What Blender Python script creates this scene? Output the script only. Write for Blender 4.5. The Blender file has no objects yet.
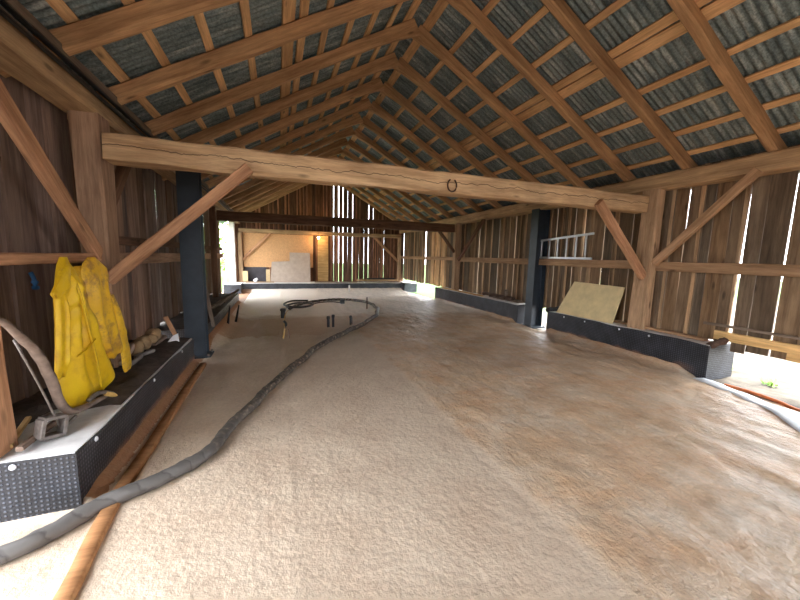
import bpy, bmesh, math, random
from mathutils import Vector, Matrix, noise
PI = math.pi
C = bpy.context.scene.collection
random.seed(7)

# ------------------------------------------------------------------ materials
def newmat(name):
    m = bpy.data.materials.new(name); m.use_nodes = True
    nt = m.node_tree
    for n in list(nt.nodes):
        nt.nodes.remove(n)
    out = nt.nodes.new('ShaderNodeOutputMaterial')
    b = nt.nodes.new('ShaderNodeBsdfPrincipled')
    nt.links.new(b.outputs[0], out.inputs[0])
    return m, nt, b

def N(nt, t, **kw):
    n = nt.nodes.new(t)
    for k, v in kw.items():
        if k.startswith('i_'):
            key = k[2:]
            key = int(key) if key.isdigit() else key.replace('_', ' ')
            n.inputs[key].default_value = v
        else:
            setattr(n, k, v)
    return n

def ramp(nt, src, stops):
    r = nt.nodes.new('ShaderNodeValToRGB')
    e = r.color_ramp.elements
    while len(e) < len(stops):
        e.new(0.5)
    for i, (p, c) in enumerate(stops):
        e[i].position = p
        e[i].color = (c[0], c[1], c[2], 1) if not isinstance(c, (int, float)) else (c, c, c, 1)
    nt.links.new(src, r.inputs[0])
    return r

def srgb(r, g, b):
    f = lambda c: (c/255/12.92) if c/255 <= .04045 else ((c/255+.055)/1.055)**2.4
    return (f(r), f(g), f(b))

def math_n(nt, op, a, b=None, c=None):
    n = nt.nodes.new('ShaderNodeMath'); n.operation = op
    for i, v in enumerate((a, b, c)):
        if v is None: continue
        if isinstance(v, (int, float)): n.inputs[i].default_value = v
        else: nt.links.new(v, n.inputs[i])
    return n.outputs[0]

def mixc(nt, fac, a, b, mode='MIX'):
    n = nt.nodes.new('ShaderNodeMix'); n.data_type = 'RGBA'; n.blend_type = mode
    for i, v in ((0, fac), (6, a), (7, b)):
        if isinstance(v, (int, float)): n.inputs[i].default_value = v
        elif isinstance(v, tuple): n.inputs[i].default_value = (v[0], v[1], v[2], 1)
        else: nt.links.new(v, n.inputs[i])
    return n.outputs[2]

def wood(name, light, dark, axis='X', rough=.8, crack=0, tint=False, vary=.12, grain=14, bump=.25, knots=True, world=False):
    """grain runs along the given local axis"""
    m, nt, b = newmat(name)
    tc = N(nt, 'ShaderNodeTexCoord')
    oi = N(nt, 'ShaderNodeObjectInfo')
    off = N(nt, 'ShaderNodeVectorMath', operation='SCALE'); off.inputs[0].default_value = (37.1, 21.7, 53.3)
    nt.links.new(oi.outputs['Random'], off.inputs['Scale'])
    add = N(nt, 'ShaderNodeVectorMath', operation='ADD')
    nt.links.new(tc.outputs['Object'], add.inputs[0]); nt.links.new(off.outputs[0], add.inputs[1])
    src = add.outputs[0]
    if tint:
        at = N(nt, 'ShaderNodeAttribute', attribute_name='tint')
        o2 = N(nt, 'ShaderNodeVectorMath', operation='SCALE'); o2.inputs['Scale'].default_value = 60
        nt.links.new(at.outputs['Color'], o2.inputs[0])
        a2 = N(nt, 'ShaderNodeVectorMath', operation='ADD')
        nt.links.new(src, a2.inputs[0]); nt.links.new(o2.outputs[0], a2.inputs[1]); src = a2.outputs[0]
    mp = N(nt, 'ShaderNodeMapping')
    sc = {'X': (1.1, grain, grain), 'Y': (grain, 1.1, grain), 'Z': (grain, grain, 1.1)}[axis]
    mp.inputs['Scale'].default_value = sc
    nt.links.new(src, mp.inputs[0])
    n1 = N(nt, 'ShaderNodeTexNoise', i_Scale=1.0, i_Detail=6.0, i_Roughness=.65, i_Distortion=.4)
    nt.links.new(mp.outputs[0], n1.inputs['Vector'])
    n2 = N(nt, 'ShaderNodeTexNoise', i_Scale=4.5, i_Detail=4.0, i_Roughness=.7)
    nt.links.new(mp.outputs[0], n2.inputs['Vector'])
    n3 = N(nt, 'ShaderNodeTexNoise', i_Scale=1.6, i_Detail=3.0)
    nt.links.new(src, n3.inputs['Vector'])
    r1 = ramp(nt, n1.outputs[0], [(.28, dark), (.62, light)])
    r2 = ramp(nt, n2.outputs[0], [(.33, .72), (.6, 1.05)])
    c = mixc(nt, .75, r1.outputs[0], r2.outputs[0], 'MULTIPLY')
    r3 = ramp(nt, n3.outputs[0], [(.3, .72), (.7, 1.12)])
    c = mixc(nt, .8, c, r3.outputs[0], 'MULTIPLY')
    if knots:
        mk = N(nt, 'ShaderNodeMapping'); ks = {'X': (1.6, 5, 5), 'Y': (5, 1.6, 5), 'Z': (5, 5, 1.6)}[axis]
        mk.inputs['Scale'].default_value = ks
        nt.links.new(src, mk.inputs[0])
        v = N(nt, 'ShaderNodeTexVoronoi', i_Scale=1.0)
        nt.links.new(mk.outputs[0], v.inputs['Vector'])
        rk = ramp(nt, v.outputs['Distance'], [(.05, .35), (.13, 1.0)])
        c = mixc(nt, .85, c, rk.outputs[0], 'MULTIPLY')
    h = n1.outputs[0]
    if crack:
        sx = N(nt, 'ShaderNodeSeparateXYZ'); nt.links.new(tc.outputs['Object'], sx.inputs[0])
        nc = N(nt, 'ShaderNodeTexNoise', noise_dimensions='1D', i_Scale=1.7, i_Detail=6.0, i_Roughness=.6)
        nt.links.new(sx.outputs[0], nc.inputs['W'])
        y = math_n(nt, 'MULTIPLY_ADD', nc.outputs[0], .16, -.08)
        d = math_n(nt, 'ABSOLUTE', math_n(nt, 'SUBTRACT', sx.outputs[2], y))
        rc = ramp(nt, d, [(.0015, .12), (.006, 1.0)])
        c = mixc(nt, 1.0, c, rc.outputs[0], 'MULTIPLY')
    if tint:
        c = mixc(nt, 1.0, c, math_tint(nt, at), 'MULTIPLY')
    hv = N(nt, 'ShaderNodeHueSaturation')
    val = math_n(nt, 'MULTIPLY_ADD', oi.outputs['Random'], 2*vary, 1-vary)
    nt.links.new(val, hv.inputs['Value']); nt.links.new(c, hv.inputs['Color'])
    nt.links.new(hv.outputs[0], b.inputs['Base Color'])
    b.inputs['Roughness'].default_value = rough
    b.inputs['Specular IOR Level'].default_value = .25
    bp = N(nt, 'ShaderNodeBump', i_Strength=bump, i_Distance=.01)
    nt.links.new(h, bp.inputs['Height']); nt.links.new(bp.outputs[0], b.inputs['Normal'])
    return m

def math_tint(nt, at):
    # colour attribute: r = value, g = warmth
    s = N(nt, 'ShaderNodeSeparateColor'); nt.links.new(at.outputs['Color'], s.inputs[0])
    v = math_n(nt, 'MULTIPLY_ADD', s.outputs[0], 1.1, .45)
    wr = math_n(nt, 'MULTIPLY', v, math_n(nt, 'MULTIPLY_ADD', s.outputs[1], .2, .9))
    wb = math_n(nt, 'MULTIPLY', v, math_n(nt, 'MULTIPLY_ADD', s.outputs[1], -.25, 1.08))
    c = N(nt, 'ShaderNodeCombineColor')
    nt.links.new(wr, c.inputs[0]); nt.links.new(v, c.inputs[1]); nt.links.new(wb, c.inputs[2])
    return c.outputs[0]

def plain(name, col, rough=.7, metal=0, noise_scale=0, amt=.3, bump=0, spec=.5):
    m, nt, b = newmat(name)
    b.inputs['Roughness'].default_value = rough; b.inputs['Metallic'].default_value = metal
    b.inputs['Specular IOR Level'].default_value = spec
    if noise_scale:
        tc = N(nt, 'ShaderNodeTexCoord')
        n = N(nt, 'ShaderNodeTexNoise', i_Scale=float(noise_scale), i_Detail=6.0, i_Roughness=.6)
        nt.links.new(tc.outputs['Object'], n.inputs['Vector'])
        r = ramp(nt, n.outputs[0], [(.3, tuple(x*(1-amt) for x in col)), (.7, tuple(min(1, x*(1+amt)) for x in col))])
        nt.links.new(r.outputs[0], b.inputs['Base Color'])
        if bump:
            bp = N(nt, 'ShaderNodeBump', i_Strength=float(bump), i_Distance=.02)
            nt.links.new(n.outputs[0], bp.inputs['Height']); nt.links.new(bp.outputs[0], b.inputs['Normal'])
    else:
        b.inputs['Base Color'].default_value = (*col, 1)
    return m

M = {}
M['tie'] = wood('timber_tan', srgb(206, 172, 132), srgb(158, 122, 88), crack=1, bump=.35)
M['post'] = wood('timber_post', srgb(190, 156, 122), srgb(134, 104, 78), bump=.35)
M['post_dark'] = wood('timber_post_left', srgb(184, 148, 120), srgb(136, 104, 82), bump=.35)
M['plate'] = wood('timber_plate', srgb(198, 164, 124), srgb(142, 110, 80), bump=.35)
M['brace'] = wood('timber_brace', srgb(204, 154, 116), srgb(142, 98, 70), bump=.35)
M['rafter'] = wood('rafter_wood', srgb(202, 160, 118), srgb(152, 112, 80), bump=.45)
M['batten'] = wood('batten_wood', srgb(236, 192, 142), srgb(192, 146, 102), bump=.3)
M['girt'] = wood('girt_wood', srgb(188, 150, 114), srgb(136, 102, 74))
M['dark_beam'] = wood('dark_beam_wood', srgb(128, 94, 72), srgb(78, 56, 44))
M['old_wood'] = wood('weathered_wood', srgb(140, 122, 106), srgb(88, 74, 64), bump=.5)
M['lath'] = wood('lath_wood', srgb(184, 134, 90), srgb(146, 100, 64), knots=False, vary=.02)
M['log'] = wood('new_board_wood', srgb(226, 186, 126), srgb(180, 138, 86), knots=False)
M['boards_l'] = wood('wall_boards_left', srgb(152, 126, 112), srgb(104, 82, 74), axis='Z', tint=True, vary=0)
M['boards_r'] = wood('wall_boards_right', srgb(146, 122, 98), srgb(96, 76, 60), axis='Z', tint=True, vary=0)
M['boards_b'] = wood('wall_boards_back', srgb(134, 96, 76), srgb(78, 50, 38), axis='Z', tint=True, vary=0)
M['osb'] = plain('osb_orange', srgb(204, 156, 108), .75, 0, 24, .14, .1)
M['osb2'] = plain('osb_pale', srgb(206, 180, 136), .75, 0, 40, .2, .1)
M['grey_ply'] = plain('grey_panel', srgb(176, 158, 142), .8, 0, 6, .12)
M['ply'] = plain('plywood_face', srgb(224, 202, 152), .7, 0, 7, .12)
M['tar'] = plain('tar_paper', srgb(66, 62, 66), .8, 0, 5, .25)
M['steel'] = plain('painted_steel', srgb(46, 55, 64), .45, .1, 5, .22)
M['black'] = plain('black_plastic', srgb(30, 30, 32), .5)
M['rail'] = plain('black_rail', srgb(34, 36, 40), .45, .5)
M['concrete'] = plain('concrete', srgb(214, 212, 210), .9, 0, 9, .15, .3)
M['whiteplastic'] = plain('white_plastic', srgb(222, 226, 232), .45, 0, 6, .08, .3)
M['iron'] = plain('old_iron', srgb(120, 112, 106), .6, .5, 30, .3, .2)
M['rust'] = plain('rusty_iron', srgb(84, 62, 50), .8, .3, 40, .4, .2)
M['alu'] = plain('aluminium', srgb(196, 196, 196), .4, .6)
M['grey_tool'] = wood('grey_tool_wood', srgb(150, 128, 112), srgb(98, 80, 70), bump=.3, knots=False)
M['tool'] = plain('old_tool_wood', srgb(122, 104, 92), .8, 0, 18, .3, .3)
M['white_wood'] = plain('whitewashed_wood', srgb(206, 200, 194), .8, 0, 8, .15)
M['white'] = plain('white_patch', srgb(236, 236, 236), .6)
M['blue'] = plain('blue_webbing', srgb(30, 84, 130), .7)
M['cord'] = plain('tan_cord', srgb(206, 168, 96), .7)
M['soil'] = plain('dark_soil', srgb(70, 60, 54), .95, 0, 14, .45, .6)
M['orange'] = plain('orange_foam', srgb(196, 108, 60), .8, 0, 14, .2)
M['cardboard'] = plain('brown_debris', srgb(150, 122, 88), .85, 0, 10, .3)

def dimple_mat():
    m, nt, b = newmat('dimple_membrane')
    tc = N(nt, 'ShaderNodeTexCoord')
    s = N(nt, 'ShaderNodeSeparateXYZ'); nt.links.new(tc.outputs['Object'], s.inputs[0])
    P_ = .027
    h = math_n(nt, 'ADD', s.outputs[0], s.outputs[1])
    def cell(v, off=0.0):
        f = math_n(nt, 'FRACT', math_n(nt, 'MULTIPLY_ADD', v, 1/P_, 100+off))
        return math_n(nt, 'SUBTRACT', f, .5)
    a = cell(h); c = cell(s.outputs[2])
    d = math_n(nt, 'SQRT', math_n(nt, 'ADD', math_n(nt, 'MULTIPLY', a, a), math_n(nt, 'MULTIPLY', c, c)))
    rr = ramp(nt, d, [(.16, 1.0), (.34, 0.0)])
    col = ramp(nt, d, [(.16, srgb(84, 88, 98)), (.28, srgb(38, 40, 46))])
    n = N(nt, 'ShaderNodeTexNoise', i_Scale=5.0, i_Detail=5.0)
    nt.links.new(tc.outputs['Object'], n.inputs['Vector'])
    dust = ramp(nt, n.outputs[0], [(.35, .55), (.7, 1.35)])
    c2 = mixc(nt, 1.0, col.outputs[0], dust.outputs[0], 'MULTIPLY')
    zz = math_n(nt, 'MULTIPLY_ADD', n.outputs[0], -.16, s.outputs[2])
    ov = ramp(nt, zz, [(-.0, 1.0), (.05, 0.0)])
    ov.color_ramp.elements[0].position = 0.0
    side = ramp(nt, s.outputs[1], [(.1, 0.0), (.5, 1.0)])
    c2 = mixc(nt, math_n(nt, 'MULTIPLY', math_n(nt, 'MULTIPLY', ov.outputs[0], side.outputs[0]), .6), c2, srgb(160, 112, 74))
    nt.links.new(c2, b.inputs['Base Color'])
    b.inputs['Roughness'].default_value = .38
    bp = N(nt, 'ShaderNodeBump', i_Strength=.9, i_Distance=.008)
    nt.links.new(rr.outputs[0], bp.inputs['Height']); nt.links.new(bp.outputs[0], b.inputs['Normal'])
    return m
M['dimple'] = dimple_mat()

def roof_mat():
    m, nt, b = newmat('corrugated_roof_metal')
    tc = N(nt, 'ShaderNodeTexCoord')
    mp = N(nt, 'ShaderNodeMapping'); mp.inputs['Scale'].default_value = (1.2, 9, 1.2)
    nt.links.new(tc.outputs['Object'], mp.inputs[0])
    n1 = N(nt, 'ShaderNodeTexNoise', i_Scale=1.3, i_Detail=8.0, i_Roughness=.7)
    nt.links.new(mp.outputs[0], n1.inputs['Vector'])
    n2 = N(nt, 'ShaderNodeTexNoise', i_Scale=42.0, i_Detail=3.0, i_Roughness=.7)
    nt.links.new(tc.outputs['Object'], n2.inputs['Vector'])
    r1 = ramp(nt, n1.outputs[0], [(.32, srgb(76, 92, 98)), (.52, srgb(124, 138, 140)), (.7, srgb(186, 192, 190))])
    r2 = ramp(nt, n2.outputs[0], [(.35, .5), (.62, 1.25)])
    c = mixc(nt, .8, r1.outputs[0], r2.outputs[0], 'MULTIPLY')
    nt.links.new(c, b.inputs['Base Color'])
    b.inputs['Roughness'].default_value = .55; b.inputs['Metallic'].default_value = .35
    return m
M['roof'] = roof_mat()

def floor_mat():
    m, nt, b = newmat('spray_foam_floor')
    tc = N(nt, 'ShaderNodeTexCoord')
    sx = N(nt, 'ShaderNodeSeparateXYZ'); nt.links.new(tc.outputs['Object'], sx.inputs[0])
    def nz(scale, det=5.0, rough=.6, mp=None, rot=0):
        n = N(nt, 'ShaderNodeTexNoise', i_Scale=scale, i_Detail=det, i_Roughness=rough)
        if mp:
            k = N(nt, 'ShaderNodeMapping'); k.inputs['Scale'].default_value = mp; k.inputs['Rotation'].default_value = (0, 0, rot)
            nt.links.new(tc.outputs['Object'], k.inputs[0]); nt.links.new(k.outputs[0], n.inputs['Vector'])
        else:
            nt.links.new(tc.outputs['Object'], n.inputs['Vector'])
        return n.outputs[0]
    big = nz(.55, 3.0); mid = nz(2.2, 6.0, .65); fine = nz(30.0, 4.0, .6)
    streak = nz(1.2, 5.0, .6, (1.0, 4.0, 1.0), -.5)
    left = ramp(nt, mid, [(.3, srgb(196, 173, 150)), (.7, srgb(212, 194, 172))])
    right = ramp(nt, mid, [(.32, srgb(198, 160, 124)), (.5, srgb(206, 178, 148)), (.68, srgb(212, 194, 172))])
    wob = math_n(nt, 'MULTIPLY_ADD', big, .12, 1.49)
    edge = math_n(nt, 'SUBTRACT', sx.outputs[0], wob)
    fac = ramp(nt, math_n(nt, 'MULTIPLY_ADD', edge, 4.0, .5), [(.35, 0.0), (.65, 1.0)])
    c = mixc(nt, fac.outputs[0], left.outputs[0], right.outputs[0])
    # older golden-brown foam patches
    pr = ramp(nt, streak, [(.55, 0.0), (.72, 1.0)])
    c = mixc(nt, math_n(nt, 'MULTIPLY', math_n(nt, 'MULTIPLY', pr.outputs[0], .35), fac.outputs[0]), c, srgb(196, 136, 84))
    # browner foam around the pipe stubs and up the left foundation
    dy = math_n(nt, 'ABSOLUTE', math_n(nt, 'SUBTRACT', sx.outputs[1], math_n(nt, 'MULTIPLY_ADD', mid, 1.2, 7.1)))
    br = ramp(nt, dy, [(.9, 1.0), (1.9, 0.0)])
    br2 = ramp(nt, math_n(nt, 'MULTIPLY_ADD', sx.outputs[0], .3, .3), [(.0, 1.0), (.85, 0.0)])
    c = mixc(nt, math_n(nt, 'MULTIPLY', br.outputs[0], math_n(nt, 'MULTIPLY', br2.outputs[0], .9)), c, srgb(178, 138, 104))
    fresh = ramp(nt, math_n(nt, 'MULTIPLY', math_n(nt, 'MULTIPLY_ADD', mid, 1.6, math_n(nt, 'MULTIPLY_ADD', sx.outputs[0], .12, sx.outputs[1])), .1), [(.93, 0.0), (1.0, 1.0)])  # back floor painted cream, standing in for daylight from the left opening
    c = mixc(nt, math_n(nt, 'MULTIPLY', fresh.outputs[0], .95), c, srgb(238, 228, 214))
    bank = ramp(nt, math_n(nt, 'MULTIPLY', sx.outputs[0], -1.0), [(.0, 0.0), (1.0, 1.0)])
    bank = math_n(nt, 'LESS_THAN', math_n(nt, 'MULTIPLY_ADD', fine, .05, sx.outputs[0]), -1.035)
    bank = math_n(nt, 'MULTIPLY', bank, math_n(nt, 'GREATER_THAN', sx.outputs[1], 2.42))
    c = mixc(nt, math_n(nt, 'MULTIPLY', bank, .85), c, srgb(160, 108, 66))
    up = ramp(nt, sx.outputs[2], [(.05, 0.0), (.16, 1.0)])
    c = mixc(nt, math_n(nt, 'MULTIPLY', up.outputs[0], .8), c, srgb(172, 116, 74))
    fr = ramp(nt, fine, [(.3, .86), (.7, 1.1)])
    c = mixc(nt, .8, c, fr.outputs[0], 'MULTIPLY')
    st2 = ramp(nt, nz(1.6, 6.0, .7, (3.4, 1.0, 1.0), .12), [(.35, .84), (.65, 1.1)])
    c = mixc(nt, math_n(nt, 'MULTIPLY', fac.outputs[0], .9), c, st2.outputs[0], 'MULTIPLY')
    nt.links.new(c, b.inputs['Base Color'])
    b.inputs['Specular IOR Level'].default_value = .5
    rip = nz(2.6, 6.0, .68, (3.6, 1.0, 1.0), .12)
    rip2 = nz(8.0, 4.0, .6, (2.6, 1.0, 1.0), .2)
    rb = math_n(nt, 'MULTIPLY', math_n(nt, 'MULTIPLY_ADD', math_n(nt, 'SUBTRACT', rip, 1.5), 1.3, math_n(nt, 'MULTIPLY_ADD', rip2, .4, math_n(nt, 'MULTIPLY', nz(7.0, 6.0, .7, (1.5, 1.0, 1.0), .3), 2.2))), fac.outputs[0])
    rg_ = math_n(nt, 'MULTIPLY_ADD', fac.outputs[0], -.08, .55)
    nt.links.new(rg_, b.inputs['Roughness'])
    hsum = math_n(nt, 'ADD', math_n(nt, 'MULTIPLY', nz(14.0, 5.0, .65), 1.0), math_n(nt, 'MULTIPLY', fine, .35))
    hsum = math_n(nt, 'ADD', hsum, rb)
    bp = N(nt, 'ShaderNodeBump', i_Strength=.7, i_Distance=.022)
    nt.links.new(hsum, bp.inputs['Height']); nt.links.new(bp.outputs[0], b.inputs['Normal'])
    return m
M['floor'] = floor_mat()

def ground_mat():
    m, nt, b = newmat('outdoor_ground')
    tc = N(nt, 'ShaderNodeTexCoord')
    sx = N(nt, 'ShaderNodeSeparateXYZ'); nt.links.new(tc.outputs['Object'], sx.inputs[0])
    n = N(nt, 'ShaderNodeTexNoise', i_Scale=6.0, i_Detail=8.0, i_Roughness=.7)
    nt.links.new(tc.outputs['Object'], n.inputs['Vector'])
    dirt = ramp(nt, n.outputs[0], [(.35, srgb(70, 62, 52)), (.6, srgb(112, 102, 90))])
    gr = ramp(nt, n.outputs[0], [(.3, srgb(50, 80, 28)), (.7, srgb(84, 118, 48))])
    n2 = N(nt, 'ShaderNodeTexNoise', i_Scale=.7, i_Detail=4.0)
    nt.links.new(tc.outputs['Object'], n2.inputs['Vector'])
    # grass starts some metres along the yard
    f = ramp(nt, math_n(nt, 'ADD', math_n(nt, 'MULTIPLY', n2.outputs[0], .4), math_n(nt, 'MULTIPLY', math_n(nt, 'SUBTRACT', sx.outputs[1], 8.0), .12)), [(.2, 0.0), (.4, 1.0)])
    c = mixc(nt, f.outputs[0], dirt.outputs[0], gr.outputs[0])
    nt.links.new(c, b.inputs['Base Color']); b.inputs['Roughness'].default_value = .95
    bp = N(nt, 'ShaderNodeBump', i_Strength=.6, i_Distance=.04)
    nt.links.new(n.outputs[0], bp.inputs['Height']); nt.links.new(bp.outputs[0], b.inputs['Normal'])
    return m
M['ground'] = ground_mat()

def hose_mat():
    m, nt, b = newmat('taped_hose')
    tc = N(nt, 'ShaderNodeTexCoord')
    w = N(nt, 'ShaderNodeUVMap'); w.uv_map = 'UVMap'
    s = N(nt, 'ShaderNodeSeparateXYZ'); nt.links.new(w.outputs[0], s.inputs[0])
    n = N(nt, 'ShaderNodeTexNoise', i_Scale=3.0, i_Detail=4.0); nt.links.new(tc.outputs['Object'], n.inputs['Vector'])
    ph = math_n(nt, 'ADD', math_n(nt, 'MULTIPLY_ADD', s.outputs[1], 7.0, 0.0), math_n(nt, 'ADD', s.outputs[0], math_n(nt, 'MULTIPLY', n.outputs[0], 4.0)))
    fr = math_n(nt, 'FRACT', ph)
    near = ramp(nt, fr, [(.0, srgb(70, 66, 64)), (.1, srgb(96, 92, 89)), (.9, srgb(84, 80, 77)), (1.0, srgb(64, 60, 58))])
    n2 = N(nt, 'ShaderNodeTexNoise', i_Scale=22.0, i_Detail=4.0); nt.links.new(tc.outputs['Object'], n2.inputs['Vector'])
    worn = ramp(nt, n2.outputs[0], [(.42, srgb(44, 37, 32)), (.58, srgb(92, 80, 68)), (.70, srgb(176, 158, 136))])
    f = ramp(nt, math_n(nt, 'MULTIPLY', s.outputs[1], .1), [(.14, 0.0), (.32, 1.0)])
    c = mixc(nt, f.outputs[0], near.outputs[0], worn.outputs[0])
    nt.links.new(c, b.inputs['Base Color']); b.inputs['Roughness'].default_value = .5
    bp = N(nt, 'ShaderNodeBump', i_Strength=.5, i_Distance=.008)
    nt.links.new(fr, bp.inputs['Height']); nt.links.new(bp.outputs[0], b.inputs['Normal'])
    return m
M['hose'] = hose_mat()

def coat_mat(name, c1, c2, dirt, amt):
    m, nt, b = newmat(name)
    tc = N(nt, 'ShaderNodeTexCoord')
    n = N(nt, 'ShaderNodeTexNoise', i_Scale=5.0, i_Detail=6.0, i_Roughness=.65); nt.links.new(tc.outputs['Object'], n.inputs['Vector'])
    n2 = N(nt, 'ShaderNodeTexNoise', i_Scale=9.0, i_Detail=5.0, i_Roughness=.7); nt.links.new(tc.outputs['Object'], n2.inputs['Vector'])
    r = ramp(nt, n.outputs[0], [(.3, c1), (.7, c2)])
    d = ramp(nt, n2.outputs[0], [(.5, 0.0), (.68, amt)])
    c = mixc(nt, d.outputs[0], r.outputs[0], dirt)
    nt.links.new(c, b.inputs['Base Color']); b.inputs['Roughness'].default_value = .45
    n3 = N(nt, 'ShaderNodeTexNoise', i_Scale=16.0, i_Detail=3.0); nt.links.new(tc.outputs['Object'], n3.inputs['Vector'])
    bp = N(nt, 'ShaderNodeBump', i_Strength=.35, i_Distance=.01)
    nt.links.new(n3.outputs[0], bp.inputs['Height']); nt.links.new(bp.outputs[0], b.inputs['Normal'])
    return m
M['coat1'] = coat_mat('yellow_raincoat', srgb(216, 172, 16), srgb(232, 194, 30), srgb(176, 120, 34), .45)
M['coat2'] = coat_mat('dirty_yellow_raincoat', srgb(214, 164, 40), srgb(232, 188, 40), srgb(150, 104, 62), .9)

def leaf_mat():
    m, nt, b = newmat('tree_leaves')
    tc = N(nt, 'ShaderNodeTexCoord')
    n = N(nt, 'ShaderNodeTexNoise', i_Scale=2.0, i_Detail=3.0); nt.links.new(tc.outputs['Object'], n.inputs['Vector'])
    r = ramp(nt, n.outputs[0], [(.3, srgb(88, 140, 50)), (.7, srgb(176, 214, 110))])
    nt.links.new(r.outputs[0], b.inputs['Base Color']); b.inputs['Roughness'].default_value = .7
    return m
M['leaf'] = leaf_mat()
M['bark'] = plain('bark', srgb(96, 78, 62), .9, 0, 12, .3, .5)

# ------------------------------------------------------------------ helpers
def link(name, me, m, parent=None, smooth=False):
    if m is not None: me.materials.append(m)
    if smooth:
        for p in me.polygons: p.use_smooth = True
    o = bpy.data.objects.new(name, me); C.objects.link(o)
    if parent is not None: o.parent = parent
    return o

def tag(o, label=None, cat=None, group=None, kind=None):
    if label: o['label'] = label
    if cat: o['category'] = cat
    if group: o['group'] = group
    if kind: o['kind'] = kind
    return o

def empty(name, loc, label, cat, group=None, rz=0):
    o = bpy.data.objects.new(name, None); C.objects.link(o)
    o.location = loc; o.rotation_euler = (0, 0, rz); o.empty_display_size = .1
    return tag(o, label, cat, group)

def from_bm(name, bm, m, parent=None, smooth=False):
    me = bpy.data.meshes.new(name); bm.normal_update(); bm.to_mesh(me); bm.free()
    return link(name, me, m, parent, smooth)

def beam_mesh(name, L, w, h, cham=.012, seg=None, jit=.004, seed=0, taper=0, hfun=None):
    """along local X from 0..L, width Y, height Z, centred; hewn and chamfered"""
    seg = seg or max(3, int(L/.22))
    vs = []; fs = []
    c = min(cham, w*.3, h*.3)
    base = [(-w/2+c, -h/2), (w/2-c, -h/2), (w/2, -h/2+c), (w/2, h/2-c), (w/2-c, h/2), (-w/2+c, h/2), (-w/2, h/2-c), (-w/2, -h/2+c)]
    for i in range(seg+1):
        x = L*i/seg
        k = 1-taper*i/seg
        for j, (y, z) in enumerate(base):
            q = Vector((x*1.7+seed*13.7, y*4+seed*3.1, z*4+j*.15))
            dy = noise.noise(q)*jit; dz = noise.noise(q+Vector((9, 31, 7)))*jit
            zz = z*k
            if hfun and z < 0: zz -= hfun(x/L)
            vs.append((x, y*k+dy, zz+dz))
    for i in range(seg):
        for j in range(8):
            a = i*8+j; b_ = i*8+(j+1) % 8
            fs.append((a, a+8, b_+8, b_))
    fs.append(tuple(range(8))); fs.append(tuple(range(seg*8+7, seg*8-1, -1)))
    me = bpy.data.meshes.new(name); me.from_pydata(vs, [], fs)
    bm = bmesh.new(); bm.from_mesh(me); bmesh.ops.recalc_face_normals(bm, faces=bm.faces); bm.to_mesh(me); bm.free()
    return me

def orient(o, p0, p1, roll_up=Vector((0, 0, 1))):
    p0 = Vector(p0); p1 = Vector(p1)
    x = (p1-p0).normalized()
    up = Vector(roll_up)
    if abs(x.dot(up)) > .98: up = Vector((0, 1, 0))
    y = up.cross(x).normalized(); z = x.cross(y)
    o.matrix_world = Matrix(((x.x, y.x, z.x, p0.x), (x.y, y.y, z.y, p0.y), (x.z, y.z, z.z, p0.z), (0, 0, 0, 1)))

_sd = [0]
def beam(name, p0, p1, w, h, m, label=None, cat=None, group=None, parent=None, up=(0, 0, 1), kind=None, **kw):
    _sd[0] += 1
    L = (Vector(p1)-Vector(p0)).length
    me = beam_mesh(name, L, w, h, seed=_sd[0], **kw)
    o = link(name, me, M[m] if isinstance(m, str) else m)
    orient(o, p0, p1, Vector(up))
    if parent is not None:
        o.parent = parent
        o.matrix_parent_inverse = Matrix.Translation(-Vector(parent.location))
    return tag(o, label, cat, group, kind)

def box_bm(bm, x0, x1, y0, y1, z0, z1, bev=0):
    r = bmesh.ops.create_cube(bm, size=1)
    bmesh.ops.scale(bm, vec=(x1-x0, y1-y0, z1-z0), verts=r['verts'])
    bmesh.ops.translate(bm, vec=((x0+x1)/2, (y0+y1)/2, (z0+z1)/2), verts=r['verts'])
    if bev:
        es = list({e for v in r['verts'] for e in v.link_edges})
        bmesh.ops.bevel(bm, geom=es, offset=bev, segments=2, affect='EDGES')

def box(name, a, b_, m, parent=None, bev=.004, **t):
    bm = bmesh.new(); box_bm(bm, a[0], b_[0], a[1], b_[1], a[2], b_[2], bev)
    o = from_bm(name, bm, M[m], parent)
    return tag(o, **t) if t else o

def catmull(pts, n=8):
    P = [Vector(p) for p in pts]
    P = [P[0]*2-P[1]] + P + [P[-1]*2-P[-2]]
    out = []
    for i in range(1, len(P)-2):
        for k in range(n):
            t = k/n
            a, b_, c, d = P[i-1], P[i], P[i+1], P[i+2]
            out.append(.5*((2*b_)+(c-a)*t+(2*a-5*b_+4*c-d)*t*t+(3*b_-a-3*c+d)*t**3))
    out.append(P[-2])
    return out

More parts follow.
